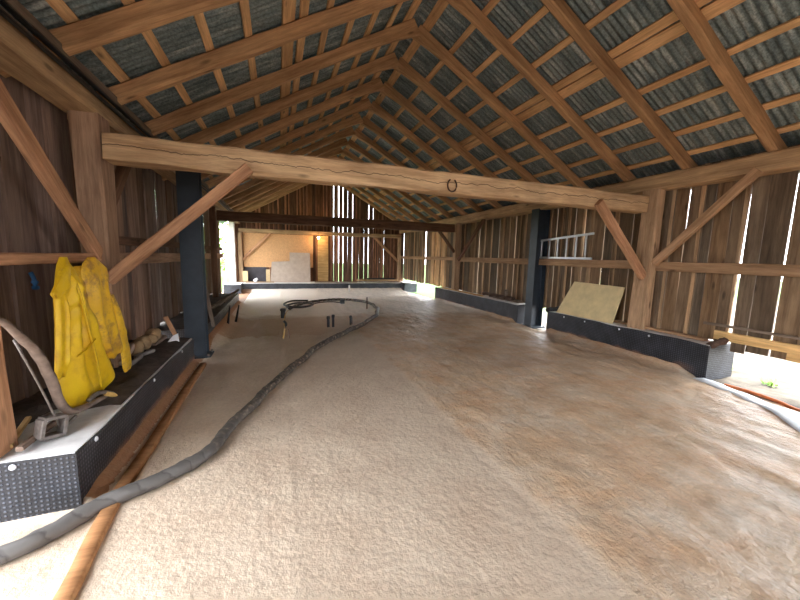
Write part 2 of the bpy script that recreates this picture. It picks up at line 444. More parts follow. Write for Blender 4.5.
def tube(name, pts, rad, m, parent=None, sides=12, n=8, flat=1.0, jit=0, **t):
    pl = catmull(pts, n) if n > 1 else [Vector(p) for p in pts]
    bm = bmesh.new(); uv = bm.loops.layers.uv.new('UVMap')
    rings = []; ln = 0; lens = []
    if name == 'hose_body':
        pl = [p+Vector((noise.noise(p*2.3), noise.noise(p*2.3+Vector((7, 7, 7))), 0))*.05 for p in pl]
    for i, p in enumerate(pl):
        d = (pl[min(i+1, len(pl)-1)]-pl[max(i-1, 0)]).normalized()
        up = Vector((0, 0, 1)) if abs(d.z) < .95 else Vector((1, 0, 0))
        s = d.cross(up).normalized(); u = s.cross(d)
        if i: ln += (p-pl[i-1]).length
        lens.append(ln)
        r = rad(i/(len(pl)-1)) if callable(rad) else rad
        ring = []
        for j in range(sides):
            a = 2*PI*j/sides
            rr = r*(1+jit*noise.noise(p*14+Vector((j*.6, 0, 0))))
            ring.append(bm.verts.new(p+s*math.cos(a)*rr+u*math.sin(a)*rr*flat))
        rings.append(ring)
    for i in range(len(rings)-1):
        for j in range(sides):
            k = (j+1) % sides
            f = bm.faces.new((rings[i][j], rings[i][k], rings[i+1][k], rings[i+1][j]))
            for l, (uu, vv) in zip(f.loops, ((j/sides, lens[i]), ((j+1)/sides, lens[i]), ((j+1)/sides, lens[i+1]), (j/sides, lens[i+1]))):
                l[uv].uv = (uu, vv)
    bm.faces.new(rings[0][::-1]); bm.faces.new(rings[-1])
    bmesh.ops.recalc_face_normals(bm, faces=bm.faces)
    o = from_bm(name, bm, M[m], parent, True)
    return tag(o, **t) if t else o

def par(o, e): o.parent = e; o.matrix_parent_inverse = Matrix.Translation(-world_loc(e)); return o
def world_loc(o):
    l = Vector(o.location) if o.type == 'EMPTY' else Vector((0, 0, 0))
    return l
ORD = ['nearest', 'second', 'third', 'fourth', 'fifth', 'sixth', 'seventh', 'eighth', 'ninth', 'tenth', 'eleventh', 'twelfth', 'thirteenth', 'fourteenth', 'farthest']

# ------------------------------------------------------------------ layout constants (metres; camera stands at x=0,y=0)
XL, XR, XC = -1.50, 5.60, 2.05          # inner faces of the side frames, ridge
SL = .570                               # roof slope
ZF = 2.95                               # rafter underside at the plate
YB = 16.0                               # back wall
def roofz(x, lift): return ZF + SL*((x-XL) if x < XC else (XR-x)) + lift

# ------------------------------------------------------------------ setting: ground, floor
def grid(name, xs, ys, zf, m):
    vs = [(x, y, zf(x, y)) for y in ys for x in xs]
    nx = len(xs); fs = [(j*nx+i, j*nx+i+1, (j+1)*nx+i+1, (j+1)*nx+i) for j in range(len(ys)-1) for i in range(nx-1)]
    me = bpy.data.meshes.new(name); me.from_pydata(vs, [], fs)
    return link(name, me, m, None, True)

def axis_steps(a, b_, s0, s1):
    out = [a]
    while out[-1] < b_:
        t = (out[-1]-a)/(b_-a)
        out.append(out[-1]+s0+(s1-s0)*t)
    out[-1] = b_
    return out

def sm(a, b_, x):
    t = max(0, min(1, (x-a)/(b_-a))); return t*t*(3-2*t)

def floor_z(x, y):
    p = Vector((x, y, 0))
    z = .010*noise.noise(p*1.3)
    seam = 1.50+.05*noise.noise(Vector((0, y*.9, 4)))
    r = sm(seam-.06, seam+.10, x)
    z += .009*r - .005*math.exp(-((x-seam)/.04)**2)
    # pillowy foam: ripples running obliquely on the right bay, finer on the left
    q = Vector((x*5.5+y*.6, y*2.0, 0))
    z += (.013*r*(1+.8*sm(3.5, 5.2, x))+.003)*noise.noise(q)
    z += (.0035+.003*r)*noise.noise(p*11)+(.0045+.005*r)*noise.noise(p*5+Vector((3, 3, 3)))
    # thin ridge along the left bay
    z += .006*math.exp(-((x-.05-.04*noise.noise(Vector((0, y, 9))))/.03)**2)
    # foam climbing the foundations
    if (2.9 < y < 6.0) or (6.7 < y < 11.4):
        k = sm(2.9, 3.2, y)*(1-sm(5.6, 5.85, y)) if y < 6.2 else sm(6.7, 6.9, y)*(1-sm(11.2, 11.4, y))
        z += .13*k*math.exp(-max(0, 5.47-x)/.09)
    if 2.4 < y < 5.3:
        z += .07*math.exp(-(max(0, x+1.14)/.07)**2)
    if y > 5.9 and y < 13:
        k = sm(5.9, 6.4, y)*(1-sm(10.9, 11.3, y))
        z += .15*k*math.exp(-(max(0, x+1.12)/.16)**1.4)
    if x < -.9 and y < 2.6: z -= .02*sm(-.9, -1.1, x)*(1-sm(2.4, 2.6, y))
    if y > 14:
        z += .1*math.exp(-max(0, 15.05-y)/.12)
    if y < 2.9 and x > 5.0:
        z -= .03*sm(5.1, 5.45, x)
    return z
def fx(y): return 0
xs = [-2.1+i*.034 for i in range(int((5.47+2.1)/.034)+1)]
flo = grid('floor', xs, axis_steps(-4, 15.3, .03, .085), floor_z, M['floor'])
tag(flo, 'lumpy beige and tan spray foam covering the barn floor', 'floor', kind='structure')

g = grid('outdoor_ground', [-40+i*1.0 for i in range(91)], [-30+i*1.0 for i in range(101)],
         lambda x, y: -.07+(.0 if -4 < x < 9 and -5 < y < 20 else .15*noise.noise(Vector((x*.15, y*.15, 0)))+.05), M['ground'])
tag(g, 'bright dirt and grass ground outside the barn', 'ground', kind='structure')
# earthen strip inside the right doorway, level with the foam
M['dirt'] = plain('pale_dirt', srgb(84, 76, 64), .95, 0, 7, .35, .8)
dirt = grid('dirt_strip', axis_steps(5.40, 9.0, .05, .12), axis_steps(-1.5, 2.95, .05, .05),
            lambda x, y: -.02+.02*noise.noise(Vector((x*2, y*2, 1)))+.012*noise.noise(Vector((x*9, y*9, 2)))-.05*sm(7.5, 9, x), M['dirt'])
tag(dirt, 'sunlit pale dirt beside the right edge of the foam floor', 'dirt', kind='structure')

# ------------------------------------------------------------------ walls
def board_wall(name, m, axis, pos, spans, zb, zt, thick=.022, label='', gaps=None, wmin=.13, wmax=.26, gmin=.004, gmax=.014, seed=1, light=None, out=1, strips=False):
    """vertical boards; axis 'Y' = wall runs along Y at x=pos, axis 'X' = wall runs along X at y=pos"""
    rnd = random.Random(seed)
    vs = []; fs = []; cols = []
    for (a, b_) in spans:
        cuts = []
        t = a
        gl = sorted([g for g in (gaps or []) if a < g[0] < b_])
        edges = []
        lim = [(a, 0)]+gl+[(b_, 0)]
        for i in range(len(lim)-1):
            s = lim[i][0]; e = lim[i+1][0]
            n = max(1, round((e-s)/rnd.uniform(wmin, wmax)-.0))
            ws = [rnd.uniform(.75, 1.25) for _ in range(n)]; k = (e-s)/sum(ws)
            u = s
            for q, w in enumerate(ws):
                lastq = q == n-1
                ga = gl[i][1:] if (lastq and i < len(gl)) else None
                gb_ = gl[i-1][1:] if (q == 0 and i > 0) else None
                edges.append((u, u+w*k, gb_, ga, q)); u += w*k
        if strips:
            for (s, e, gb_, ga, q) in list(edges):
                if ga is None and rnd.random() < .6:
                    w_ = rnd.uniform(.04, .08)
                    edges.append((e-w_/2, e+w_/2, 'strip', None, 0))
                elif rnd.random() < .5:
                    w_ = rnd.uniform(.03, .05)
                    edges.append((s+.012, s+.012+w_, 'strip', None, 0))
        for (s, e, gb_, ga, q) in edges:
            strip = gb_ == 'strip'
            if strip: gb_ = None
            lap = 0 if strip else .012
            sb = st_ = s-lap if gb_ is None else s
            eb = et_ = e+lap if ga is None else e
            if gb_: sb, st_ = s+gb_[0]/2, s+gb_[1]/2
            if ga: eb, et_ = e-ga[0]/2, e-ga[1]/2
            z0 = zb((s+e)/2)+rnd.uniform(-.03, .02); z1a = zt(s); z1b = zt(e)
            off = (.024 if q % 2 else 0)+rnd.uniform(-.003, .003)
            if gb_ or ga: off = rnd.uniform(-.003, .003)
            if strip: off = -.012
            lean = 0
            nz = 6
            base = len(vs)
            tint = (.12+rnd.random()*.5, rnd.random(), rnd.random(), 1)
            if strip: tint = (rnd.uniform(1.1, 1.7), rnd.uniform(.5, .9), rnd.random(), 1)
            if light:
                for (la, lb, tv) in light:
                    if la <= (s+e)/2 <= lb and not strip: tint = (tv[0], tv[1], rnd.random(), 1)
            for k in range(nz+1):
                f = k/nz
                w1 = .004*noise.noise(Vector((s*7, f*2.3, seed)))
                w2 = .004*noise.noise(Vector((e*7, f*2.3, seed+5)))
                s_, e_ = sb+(st_-sb)*f, eb+(et_-eb)*f
                amp = 4.5 if strip else 1
                w1 *= amp; w2 *= amp
                for (uu, dd, zz) in ((s_+w1+lean*f, 0, z0+(z1a-z0)*f), (e_+w2+lean*f, 0, z0+(z1b-z0)*f), (e_+w2+lean*f, thick, z0+(z1b-z0)*f), (s_+w1+lean*f, thick, z0+(z1a-z0)*f)):
                    d = pos+out*(dd+off)
                    vs.append((d, uu, zz) if axis == 'Y' else (uu, d, zz))
            for k in range(nz):
                for j in range(4):
                    p = base+k*4+j; q = base+k*4+(j+1) % 4
                    fs.append((p, q, q+4, p+4)); cols.append(tint)
            fs.append((base, base+3, base+2, base+1)); cols.append(tint)
            fs.append((base+nz*4, base+nz*4+1, base+nz*4+2, base+nz*4+3)); cols.append(tint)
    me = bpy.data.meshes.new(name); me.from_pydata(vs, [], fs)
    ca = me.color_attributes.new('tint', 'FLOAT_COLOR', 'CORNER')
    for p in me.polygons:
        for li in p.loop_indices: ca.data[li].color = cols[p.index]
    bm = bmesh.new(); bm.from_mesh(me); bmesh.ops.recalc_face_normals(bm, faces=bm.faces); bm.to_mesh(me); bm.free()
    o = link(name, me, m)
    return tag(o, label, 'wall', kind='structure')

XWL, XWR = -1.83, 5.86
board_wall('wall_left', M['boards_l'], 'Y', XWL, [(-4.0, .3), (2.3, 12.8), (15.6, YB)], lambda u: .0 if u < 2 or 11.2 < u < 14 else .35, lambda u: 2.98, seed=3, out=-1,  # unseen first stretch added to narrow the opening and dim the near floor
           label='dark brown board wall on the left', wmin=.2, wmax=.32)
rg = [(3.97, .032, .0), (3.70, .006, .004), (3.52, .004, .022), (3.30, .004, .006), (3.18, .006, .010), (2.98, .005, .006), (2.80, .052, .0), (2.62, .012, .0), (2.38, .021, .015),
      (4.35, .014, .01), (4.9, .028, .01), (5.35, .012, .024), (5.6, .022, .02), (6.1, .016, .024), (6.9, .03, .02), (7.5, .022, .03), (13.3, .13, .11), (12.95, .03, .0), (14.3, .05, .0), (8.2, .03, .02), (9.2, .03, .035)]
board_wall('wall_right', M['boards_r'], 'Y', XWR, [(-4.0, -.2), (1.2, YB)], lambda u: .46 if u > 2.9 else .40 if u > 1 else 0, lambda u: 3.0, seed=11,  # unseen first stretch added to keep side light off the foreground
           label='weathered brown board wall on the right with light in its gaps', gaps=rg, strips=True, wmin=.16, wmax=.3,
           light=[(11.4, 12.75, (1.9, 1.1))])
bg = [(2.41, .010, .022), (2.64, .020, .026), (2.84, .022, .028), (3.06, .004, .010), (3.29, .016, .018), (3.6, .010, .0), (3.84, .018, .0), (4.06, .016, .022), (4.28, .0, .014), (4.63, .007, .0), (4.83, .018, .004), (5.03, .005, .0)]
board_wall('wall_back', M['boards_b'], 'X', YB, [(XWL, XWR)], lambda u: .30, lambda u: roofz(u, .20), seed=5, wmin=.12, wmax=.2,
           label='brown board gable wall at the back with bright vertical gaps', gaps=bg, strips=True)

board_wall('wall_front_blocker', M['boards_b'], 'X', -4.0, [(XWL, .4), (3.4, XWR)], lambda u: .0, lambda u: roofz(u, .20), seed=15, out=-1, label='unseen board gable wall added behind the camera to cut light, beside its wide doorway')  # front wall put in out of view to hold daylight off the foreground
board_wall('wall_front_blocker', M['boards_b'], 'X', -4.0, [(.4, 3.4)], lambda u: 2.5, lambda u: roofz(u, .20), seed=16, out=-1, label='unseen board gable wall added behind the camera to cut light, above its wide doorway')  # unseen upper part, added to block sky light from the front
# ------------------------------------------------------------------ roof sheets (corrugated, waves run down the slope)
def roof_side(name, side):
    pitch = .076; sub = 6
    ys = [-4+i*pitch/sub for i in range(int(20.4/(pitch/sub)))]
    x_e = XL-.75 if side < 0 else XR+.75
    cols = 10
    vs = []; fs = []
    for y in ys:
        w = .011*math.cos(2*PI*y/pitch)
        for i in range(cols+1):
            x = x_e+(XC-x_e)*i/cols
            base = ZF+SL*((x-XL) if side < 0 else (XR-x))+.173+.045
            vs.append((x, y, base+w))
    n = cols+1
    for j in range(len(ys)-1):
        for i in range(cols): fs.append((j*n+i, j*n+i+1, (j+1)*n+i+1, (j+1)*n+i))
    me = bpy.data.meshes.new(name); me.from_pydata(vs, [], fs)
    o = link(name, me, M['roof'], None, True)
    return tag(o, 'grey corrugated metal roof sheets, %s slope' % ('left' if side < 0 else 'right'), 'roof', kind='structure')
roof_side('ceiling', -1); roof_side('ceiling', 1)

# ------------------------------------------------------------------ rafters
RW, RH = .10, .15
def rafter_proto(side):
    xe = XL-.35 if side < 0 else XR+.35
    p0 = Vector((xe, 0, ZF+SL*((xe-XL) if side < 0 else (XR-xe))))
    p1 = Vector((XC, 0, ZF+SL*(XC-XL)))
    d = (p1-p0); L = d.length; dn = d.normalized()
    up = Vector((0, 0, 1)); nrm = (up-dn*up.dot(dn)).normalized()
    p0 = p0+nrm*RH/2
    me = beam_mesh('rafter', L, RW, RH, cham=.014, seg=26, jit=.012, seed=40+side,
                   hfun=lambda t: .075*max(0, (t-.84)/.16)**1.6)
    o = link('rafter', me, M['rafter'])
    orient(o, p0, p0+d, up)
    return o
Y0, DY = 2.47, .925
for side, sn in ((-1, 'left'), (1, 'right')):
    pr = rafter_proto(side)
    for k in range(15):
        o = pr if k == 0 else pr.copy()
        if k: C.objects.link(o)
        mw = pr.matrix_world.copy() if k else pr.matrix_world
        if k:
            o.location = (pr.location.x, Y0+DY*k+.012*math.sin(k*2.3), pr.location.z)
        if side > 0 and k: o.location.y += .08
        tag(o, 'reddish hewn rafter of the %s roof slope, %s%s' % (sn, ORD[k], ' to the camera' if k == 0 else ' one back from the camera' if k < 14 else ' from the camera'), 'rafter', 'rafters of the %s roof slope' % sn)
    pr.location.y = Y0+(.08 if side > 0 else .02)

# ------------------------------------------------------------------ battens
def batten(x, side, w, label, grp):
    lift = .173+.02
    z = ZF+SL*((x-XL) if side < 0 else (XR-x))+lift
    n = Vector((-SL, 0, 1)) if side < 0 else Vector((SL, 0, 1))
    n.normalize()
    beam('roof_batten', (x, -3.9, z), (x, YB+.05, z), w, .03, 'batten', label, 'batten', grp, up=n, cham=.003, jit=.008, seg=48)
bl = [(-1.76, .09), (-1.39, .09), (-1.03, .085), (-.63, .085), (-.26, .085), (.15, .15), (.31, .10), (.60, .085), (.93, .085), (1.26, .085), (1.58, .085), (1.88, .14)]
br = [(5.90, .08), (5.60, .085), (5.24, .085), (4.86, .085), (4.50, .085), (4.05, .15), (3.92, .11), (3.52, .09), (3.10, .09), (2.66, .09), (2.22, .14)]
for lst, side, sn in ((bl, -1, 'left'), (br, 1, 'right')):
    for i, (x, w) in enumerate(lst):
        if i == 5: lab = 'wide pale board of the double batten halfway up the %s roof slope, lower one' % sn
        elif i == 6: lab = 'narrower board of the double batten halfway up the %s roof slope, upper one' % sn
        elif i == 0: lab = 'pale batten along the %s eave, just outside the wall plate' % sn
        elif i == len(lst)-1: lab = 'wide pale batten against the ridge on the %s roof slope' % sn
        elif i < 5: lab = 'pale roof batten on the %s slope, %s one up from the eave' % (sn, ORD[i])
        else: lab = 'pale roof batten on the %s slope, %s one above the double batten' % (sn, ['first', 'second', 'third', 'fourth'][i-7])
        batten(x, side, w, lab, 'pale battens on the %s roof slope' % sn)

# ------------------------------------------------------------------ plates, posts, ties, braces, girts
beam('wall_plate', (XL-.14, -4, 2.85), (XL-.14, YB, 2.85), .28, .20, 'plate', 'hewn timber plate along the top of the left wall', 'plate', cham=.02, jit=.012)
beam('wall_plate', (XR+.14, -4, 2.81), (XR+.14, YB, 2.81), .26, .24, 'plate', 'long tan timber plate along the top of the right wall', 'plate', cham=.02, jit=.02)
beam('wall_plate', (XL-.05, 15.86, 2.49), (XR+.05, 15.86, 2.53), .2, .17, 'plate', 'tan timber plate across the back gable wall', 'plate', cham=.02, jit=.01)
# black track with weathered board fixed along the left plate
tr = empty('rail_track', (XL, 3.0, 2.95), 'black steel rails and weathered board running along the left wall plate', 'rail')
beam('backing_board', (XL+.035, -3.9, 2.99), (XL+.035, YB-.2, 2.99), .03, .07, 'old_wood', parent=tr, cham=.004)
beam('backing_board', (XL+.02, -3.9, 2.90), (XL+.02, YB-.2, 2.90), .02, .03, 'old_wood', parent=tr, cham=.004)
beam('rail', (XL+.04, -3.9, 2.935), (XL+.04, YB-.2, 2.935), .035, .018, 'rail', parent=tr, cham=.004, jit=0)
beam('rail', (XL+.04, -3.9, 2.875), (XL+.04, YB-.2, 2.875), .035, .02, 'rail', parent=tr, cham=.004, jit=0)

def post(x0, x1, y0, y1, zb, zt, m, label, **kw):
    return beam('timber_post', ((x0+x1)/2, (y0+y1)/2, zb), ((x0+x1)/2, (y0+y1)/2, zt), abs(x1-x0), abs(y1-y0), m, label, 'post', up=(0, 1, 0), cham=.02, jit=.014, **kw)
post(XL-.21, XL, 3.94, 4.20, .37, 2.76, 'post_dark', 'broad timber post on the left carrying the front tie beam, behind the yellow coats')
post(XR-.03, XR+.13, 3.78, 4.05, .46, 2.70, 'post', 'tan timber post on the right carrying the front tie beam')
post(XL-.2, XL-.06, 10.3, 10.45, .3, 2.76, 'dark_beam', 'dark post at the left end of the second tie beam')
post(XR-.03, XR+.17, 10.15, 10.35, .46, 2.70, 'post', 'narrow tan post at the right end of the second tie beam')
post(XL-.15, XL+.0, 2.36, 2.58, .37, 2.76, 'brace', 'reddish timber post at the far left picture edge')
post(XL-.08, XL+.08, 15.75, 15.94, .30, 2.40, 'post', 'tan corner post at the left end of the back wall')
post(XR-.1, XR+.06, 15.75, 15.94, .30, 2.44, 'post', 'tan corner post at the right end of the back wall')
post(XL-.36, XL-.14, 15.25, 15.45, .3, 2.76, 'white_wood', 'whitish post beside the bright opening at the far left')

beam('tie_beam', (XL+.03, 4.02, 2.475), (XR-.05, 4.02, 2.49), .22, .25, 'tie', 'big tan hewn tie beam with a long crack spanning the barn in front', 'beam', cham=.02, jit=.022, seg=30)
beam('tie_beam', (XL-.02, 10.4, 2.52), (XR+.02, 10.4, 2.545), .24, .26, 'dark_beam', 'dark brown tie beam spanning the barn farther back', 'beam', cham=.02, jit=.012)
for nm, a, b_, w, h, lab in (
    ('brace', (XL+.01, 3.87, 1.27), (-.26, 3.87, 2.40), .08, .105, 'reddish diagonal brace from the left post up to the front tie beam'),
    ('brace', (XR-.04, 3.87, 1.33), (4.45, 3.87, 2.42), .08, .13, 'reddish diagonal brace from the right post up to the front tie beam'),
    ('brace', (XL-.08, 3.92, 1.50), (XL-.08, 2.50, 2.80), .08, .12, 'orange wall brace slanting up from the left post at the picture edge'),
    ('brace', (XR+.02, 3.76, 1.55), (XR+.02, 2.64, 2.73), .08, .11, 'slender tan brace slanting from the right post up to the wall plate'),
    ('brace', (XR+.06, 10.1, 1.5), (XR+.06, 8.7, 2.7), .08, .11, 'brown wall brace slanting up beside the far right post'),
    ('brace', (XL-.08, 4.25, 2.0), (XL-.08, 5.0, 2.78), .08, .12, 'dim wall brace behind the broad left post'),
    ('brace', (XL+.06, 15.85, 1.28), (-.32, 15.85, 2.42), .07, .11, 'diagonal brace over the orange panel at the left of the back wall'),
    ('brace', (XR-.08, 15.85, 1.34), (4.33, 15.85, 2.42), .07, .11, 'diagonal brace at the right end of the back wall'),
    ('brace', (XR-.03, 10.25, 1.75), (5.05, 10.38, 2.42), .07, .1, 'short dark brace under the right end of the second tie beam')):
    mt = 'girt' if 'tan' in lab else 'dark_beam' if ('dark' in lab or 'dim' in lab or 'brown' in lab) else 'brace'
    up = (0, 1, 0) if abs(a[0]-b_[0]) > .1 else (1, 0, 0)
    beam(nm, a, b_, h, w, mt, lab, 'brace', up=up, cham=.012, jit=.01)
gx = XR+.13
for x, a, b_, z, h, m, lab in (
    (XL-.10, 2.58, 3.95, 1.475, .075, 'brace', 'thin reddish rail on the left wall that the yellow coats hang from'),
    (XL-.27, 4.2, 12.7, 1.44, .15, 'post_dark', 'brown rail along the left wall behind the left steel column'),
    (XL-.29, 4.2, 12.7, 1.66, .10, 'dark_beam', 'grey upper rail along the left wall behind the left steel column'),
    (gx, 1.2, 3.79, 1.505, .145, 'girt', 'tan horizontal rail on the right wall, nearest the camera'),
    (gx, 4.04, 10.16, 1.515, .145, 'girt', 'tan horizontal rail on the right wall behind the right steel column'),
    (gx, 10.34, YB, 1.53, .12, 'girt', 'tan horizontal rail on the right wall beyond the second tie beam')):
    beam('wall_rail', (x, a, z), (x, b_, z), .09, h, m, lab, 'rail', cham=.008, jit=.008)

# horseshoe and pegs on the tie beam
hp = [(math.sin(t)*.062, 0, -math.cos(t)*.075) for t in [(-2.65+5.3*i/14) for i in range(15)]]
hs = tube('horseshoe', [(2.045+x, 3.895, 2.445+z) for x, y, z in hp], .010, 'rust', n=2, sides=8, flat=.9,
          label='rusty horseshoe nailed to the front tie beam', cat='horseshoe')

# ------------------------------------------------------------------ steel columns
def i_col(x, y, zt, web_x, lab, w=.24, d=.20, t=.016):
    e = empty('steel_column', (x, y, 0), lab, 'column', 'dark steel columns')
    if web_x:   # flanges face +-X
        for k, s in enumerate((-1, 1)):
            box('flange', (s*(w/2)-t/2, -d/2, 0), (s*(w/2)+t/2, d/2, zt), 'steel', e, .003)
        box('web', (-w/2, -.01, 0), (w/2, .01, zt), 'steel', e, .002)
    else:
        for s in (-1, 1):
            box('flange', (-w/2, s*d/2-t/2, 0), (w/2, s*d/2+t/2, zt), 'steel', e, .003)
        box('web', (-.01, -d/2, 0), (.01, d/2, zt), 'steel', e, .002)
    bpl = box('base_plate', (-w/2-.06, -d/2-.06, -.02), (w/2+.06, d/2+.06, .018), 'steel', e, .003)
    for sx in (-1, 1):
        for sy in (-1, 1):
            bm = bmesh.new(); bmesh.ops.create_cone(bm, cap_ends=True, segments=6, radius1=.016, radius2=.016, depth=.03)
            bmesh.ops.translate(bm, verts=bm.verts, vec=(sx*(w/2+.03), sy*(d/2+.03), .033))
            from_bm('anchor_bolt', bm, M['iron'], bpl)
    return e
i_col(-1.17, 5.69, 2.77, False, 'dark blue-grey steel column on the left, beyond the yellow coats', w=.27, d=.2)
i_col(5.65, 6.40, 2.70, True, 'dark blue-grey steel column on the right, beside the leaning plywood', w=.3, d=.24)

# ------------------------------------------------------------------ foundations
def foundation(x0, x1, y0, y1, zt, faces, lab, top='concrete', pin=None):
    """faces: which sides carry membrane, e.g. 'x+' 'y-'"""
    e = empty('foundation_wall', (x0, y0, 0), lab, 'foundation', 'low foundation walls under the barn frame')
    L, W = y1-y0, x1-x0
    bm = bmesh.new(); nseg = max(2, int(L/.25)); nw = max(2, int(W/.2))
    vs = []
    for j in range(nseg+1):
        row = []
        for i in range(nw+1):
            x = W*i/nw; y = L*j/nseg
            row.append(bm.verts.new((x, y, zt+.012*noise.noise(Vector((x0+x, y0+y, 1))*5))))
        vs.append(row)
    for j in range(nseg):
        for i in range(nw): bm.faces.new((vs[j][i], vs[j][i+1], vs[j+1][i+1], vs[j+1][i]))
    ext = [vs[0][i] for i in range(nw+1)]+[vs[j][nw] for j in range(1, nseg+1)]+[vs[nseg][i] for i in range(nw-1, -1, -1)]+[vs[j][0] for j in range(nseg-1, 0, -1)]
    low = [bm.verts.new((v.co.x, v.co.y, -.06)) for v in ext]
    for k in range(len(ext)):
        q = (k+1) % len(ext); bm.faces.new((ext[k], low[k], low[q], ext[q]))
    from_bm('concrete_core', bm, M[top], e)
    # membrane: continuous folded sheet around chosen sides, thin and slightly wavy
    path = []
    t = .014
    if 'y-' in faces: path += [(0 if 'x+' in faces else W, -t)]
    if faces == ['x+']: path = [(W+t, 0), (W+t, L)]
    elif faces == ['x-']: path = [(-t, L), (-t, 0)]
    elif set(faces) == {'y-', 'x+'}: path = [(0, -t), (W+t, -t), (W+t, L)]
    elif set(faces) == {'y-', 'x-'}: path = [(-t, L), (-t, -t), (W, -t)]
    elif faces == ['y-']: path = [(0, -t), (W, -t)]
    elif set(faces) == {'y+', 'y-', 'x-'}: path = [(W, L+t), (-t, L+t), (-t, -t), (W, -t)]
    pts = []
    for a, b_ in zip(path, path[1:]):
        n = max(1, int(math.hypot(b_[0]-a[0], b_[1]-a[1])/.08))
        for i in range(n): pts.append((a[0]+(b_[0]-a[0])*i/n, a[1]+(b_[1]-a[1])*i/n))
    pts.append(path[-1])
    bm = bmesh.new(); rings = []
    cx, cy = W/2, L/2
    for k, (x, y) in enumerate(pts):
        a = pts[max(0, k-1)]; c = pts[min(len(pts)-1, k+1)]
        d = Vector((c[0]-a[0], c[1]-a[1], 0)).normalized(); n = Vector((d.y, -d.x, 0))
        wv = .010*noise.noise(Vector((x0+x, y0+y, 0))*2.2)
        hz = zt-.005+.02*noise.noise(Vector((x0+x, y0+y, 5))*2)
        ring = []
        for (o_, z_) in ((0, -.05), (wv*.3, .1), (wv, zt*.6), (wv*.6, hz), (wv*.6-.012, hz), (-.010, .0), (-.010, -.05)):
            p = Vector((x, y, 0))+n*o_
            ring.append(bm.verts.new((p.x, p.y, z_)))
        rings.append(ring)
    for i in range(len(rings)-1):
        m_ = len(rings[0])
        for j in range(m_):
            k = (j+1) % m_
            bm.faces.new((rings[i][j], rings[i][k], rings[i+1][k], rings[i+1][j]))
    bmesh.ops.recalc_face_normals(bm, faces=bm.faces)
    mem = from_bm('dimple_membrane', bm, M['dimple'], e)
    for (px, py, pz, ax) in (pin or []):
        bm = bmesh.new(); bmesh.ops.create_cone(bm, cap_ends=True, segments=12, radius1=.017, radius2=.013, depth=.008)
        bmesh.ops.rotate(bm, verts=bm.verts, matrix=Matrix.Rotation(PI/2, 3, 'X' if ax == 'y' else 'Y'))
        bmesh.ops.translate(bm, verts=bm.verts, vec=(px-x0, py-y0, pz))
        w_ = from_bm('washer', bm, M['whiteplastic'], mem)
    return e
f1 = foundation(-2.15, -1.15, 2.39, 5.30, .362, ['y-', 'x+'], 'concrete foundation with black dimpled membrane under the yellow coats',
           pin=[(-1.42, 2.37, .33, 'y'), (-1.132, 2.6, .33, 'x'), (-1.132, 3.7, .33, 'x'), (-1.132, 4.7, .33, 'x')])
foundation(-1.95, -1.16, 6.05, 11.2, .34, ['y-', 'x+'], 'foam-smeared foundation beyond the left steel column', top='soil')
foundation(-1.95, -1.38, 14.1, 14.95, .36, ['y-', 'x+'], 'short bluish foundation stub in the far left corner')
foundation(5.485, 6.05, 2.82, 5.76, .47, ['y+', 'y-', 'x-'], 'concrete foundation with black membrane under the leaning plywood at right',
           pin=[(5.46, 3.6, .42, 'x'), (5.46, 4.1, .42, 'x'), (5.46, 4.8, .42, 'x'), (5.46, 5.3, .42, 'x')])
foundation(5.45, 6.05, 6.72, 11.35, .47, ['y-', 'x-'], 'black membrane foundation beyond the right steel column')
foundation(5.45, 6.05, 14.6, 15.1, .36, ['y-', 'x-'], 'small foundation stub in the far right corner')
foundation(-1.95, 6.05, 15.05, 16.1, .32, ['y-'], 'long foundation with black membrane along the back wall')

bm = bmesh.new(); rows_ = []
for j in range(26):
    y = 3.05+2.2*j/25; rows_.append([bm.verts.new((-2.1+.94*i/12, y+.1*noise.noise(Vector((i*.5, j, 0))), .38+(.05*max(0, noise.noise(Vector((i*.7, j*.5, 3)))+.4) if 0 < i < 12 and 0 < j < 25 else 0)-(.012 if i in (12,) or j == 0 else 0))) for i in range(13)])
for j in range(25):
    for i in range(12): bm.faces.new((rows_[j][i], rows_[j][i+1], rows_[j+1][i+1], rows_[j+1][i]))
ds = from_bm('soil_layer', bm, M['soil'], None, True); par(ds, f1)
bm = bmesh.new(); rows_ = []
for j in range(20):
    y = 2.5+.7*j/19; rows_.append([bm.verts.new((-2.1+.52*i/6+.05*noise.noise(Vector((j*.3, 2, 0))), y, .386+(.03*max(0, noise.noise(Vector((i*.7, j*.5, 3)))+.4) if 0 < i < 6 else -.005))) for i in range(7)])
for j in range(19):
    for i in range(6): bm.faces.new((rows_[j][i], rows_[j][i+1], rows_[j+1][i+1], rows_[j+1][i]))
par(from_bm('soil_layer', bm, M['soil'], None, True), f1)
# curled membrane ends
def roll(lab, p0, p1, r, m='rust'):
    tube('membrane_roll', [p0, tuple((a+b_)/2 for a, b_ in zip(p0, p1)), p1], lambda t: r*(1+.1*math.sin(t*9)), m, n=4, sides=10, jit=.3, label=lab, cat='membrane')
roll('rough brown rolled scrap on the near end of the right foundation', (5.50, 2.83, .455), (5.78, 2.80, .52), .045)
roll('curled black membrane end sticking out beside the right steel column', (5.46, 5.78, .49), (5.86, 5.76, .52), .05, 'black')

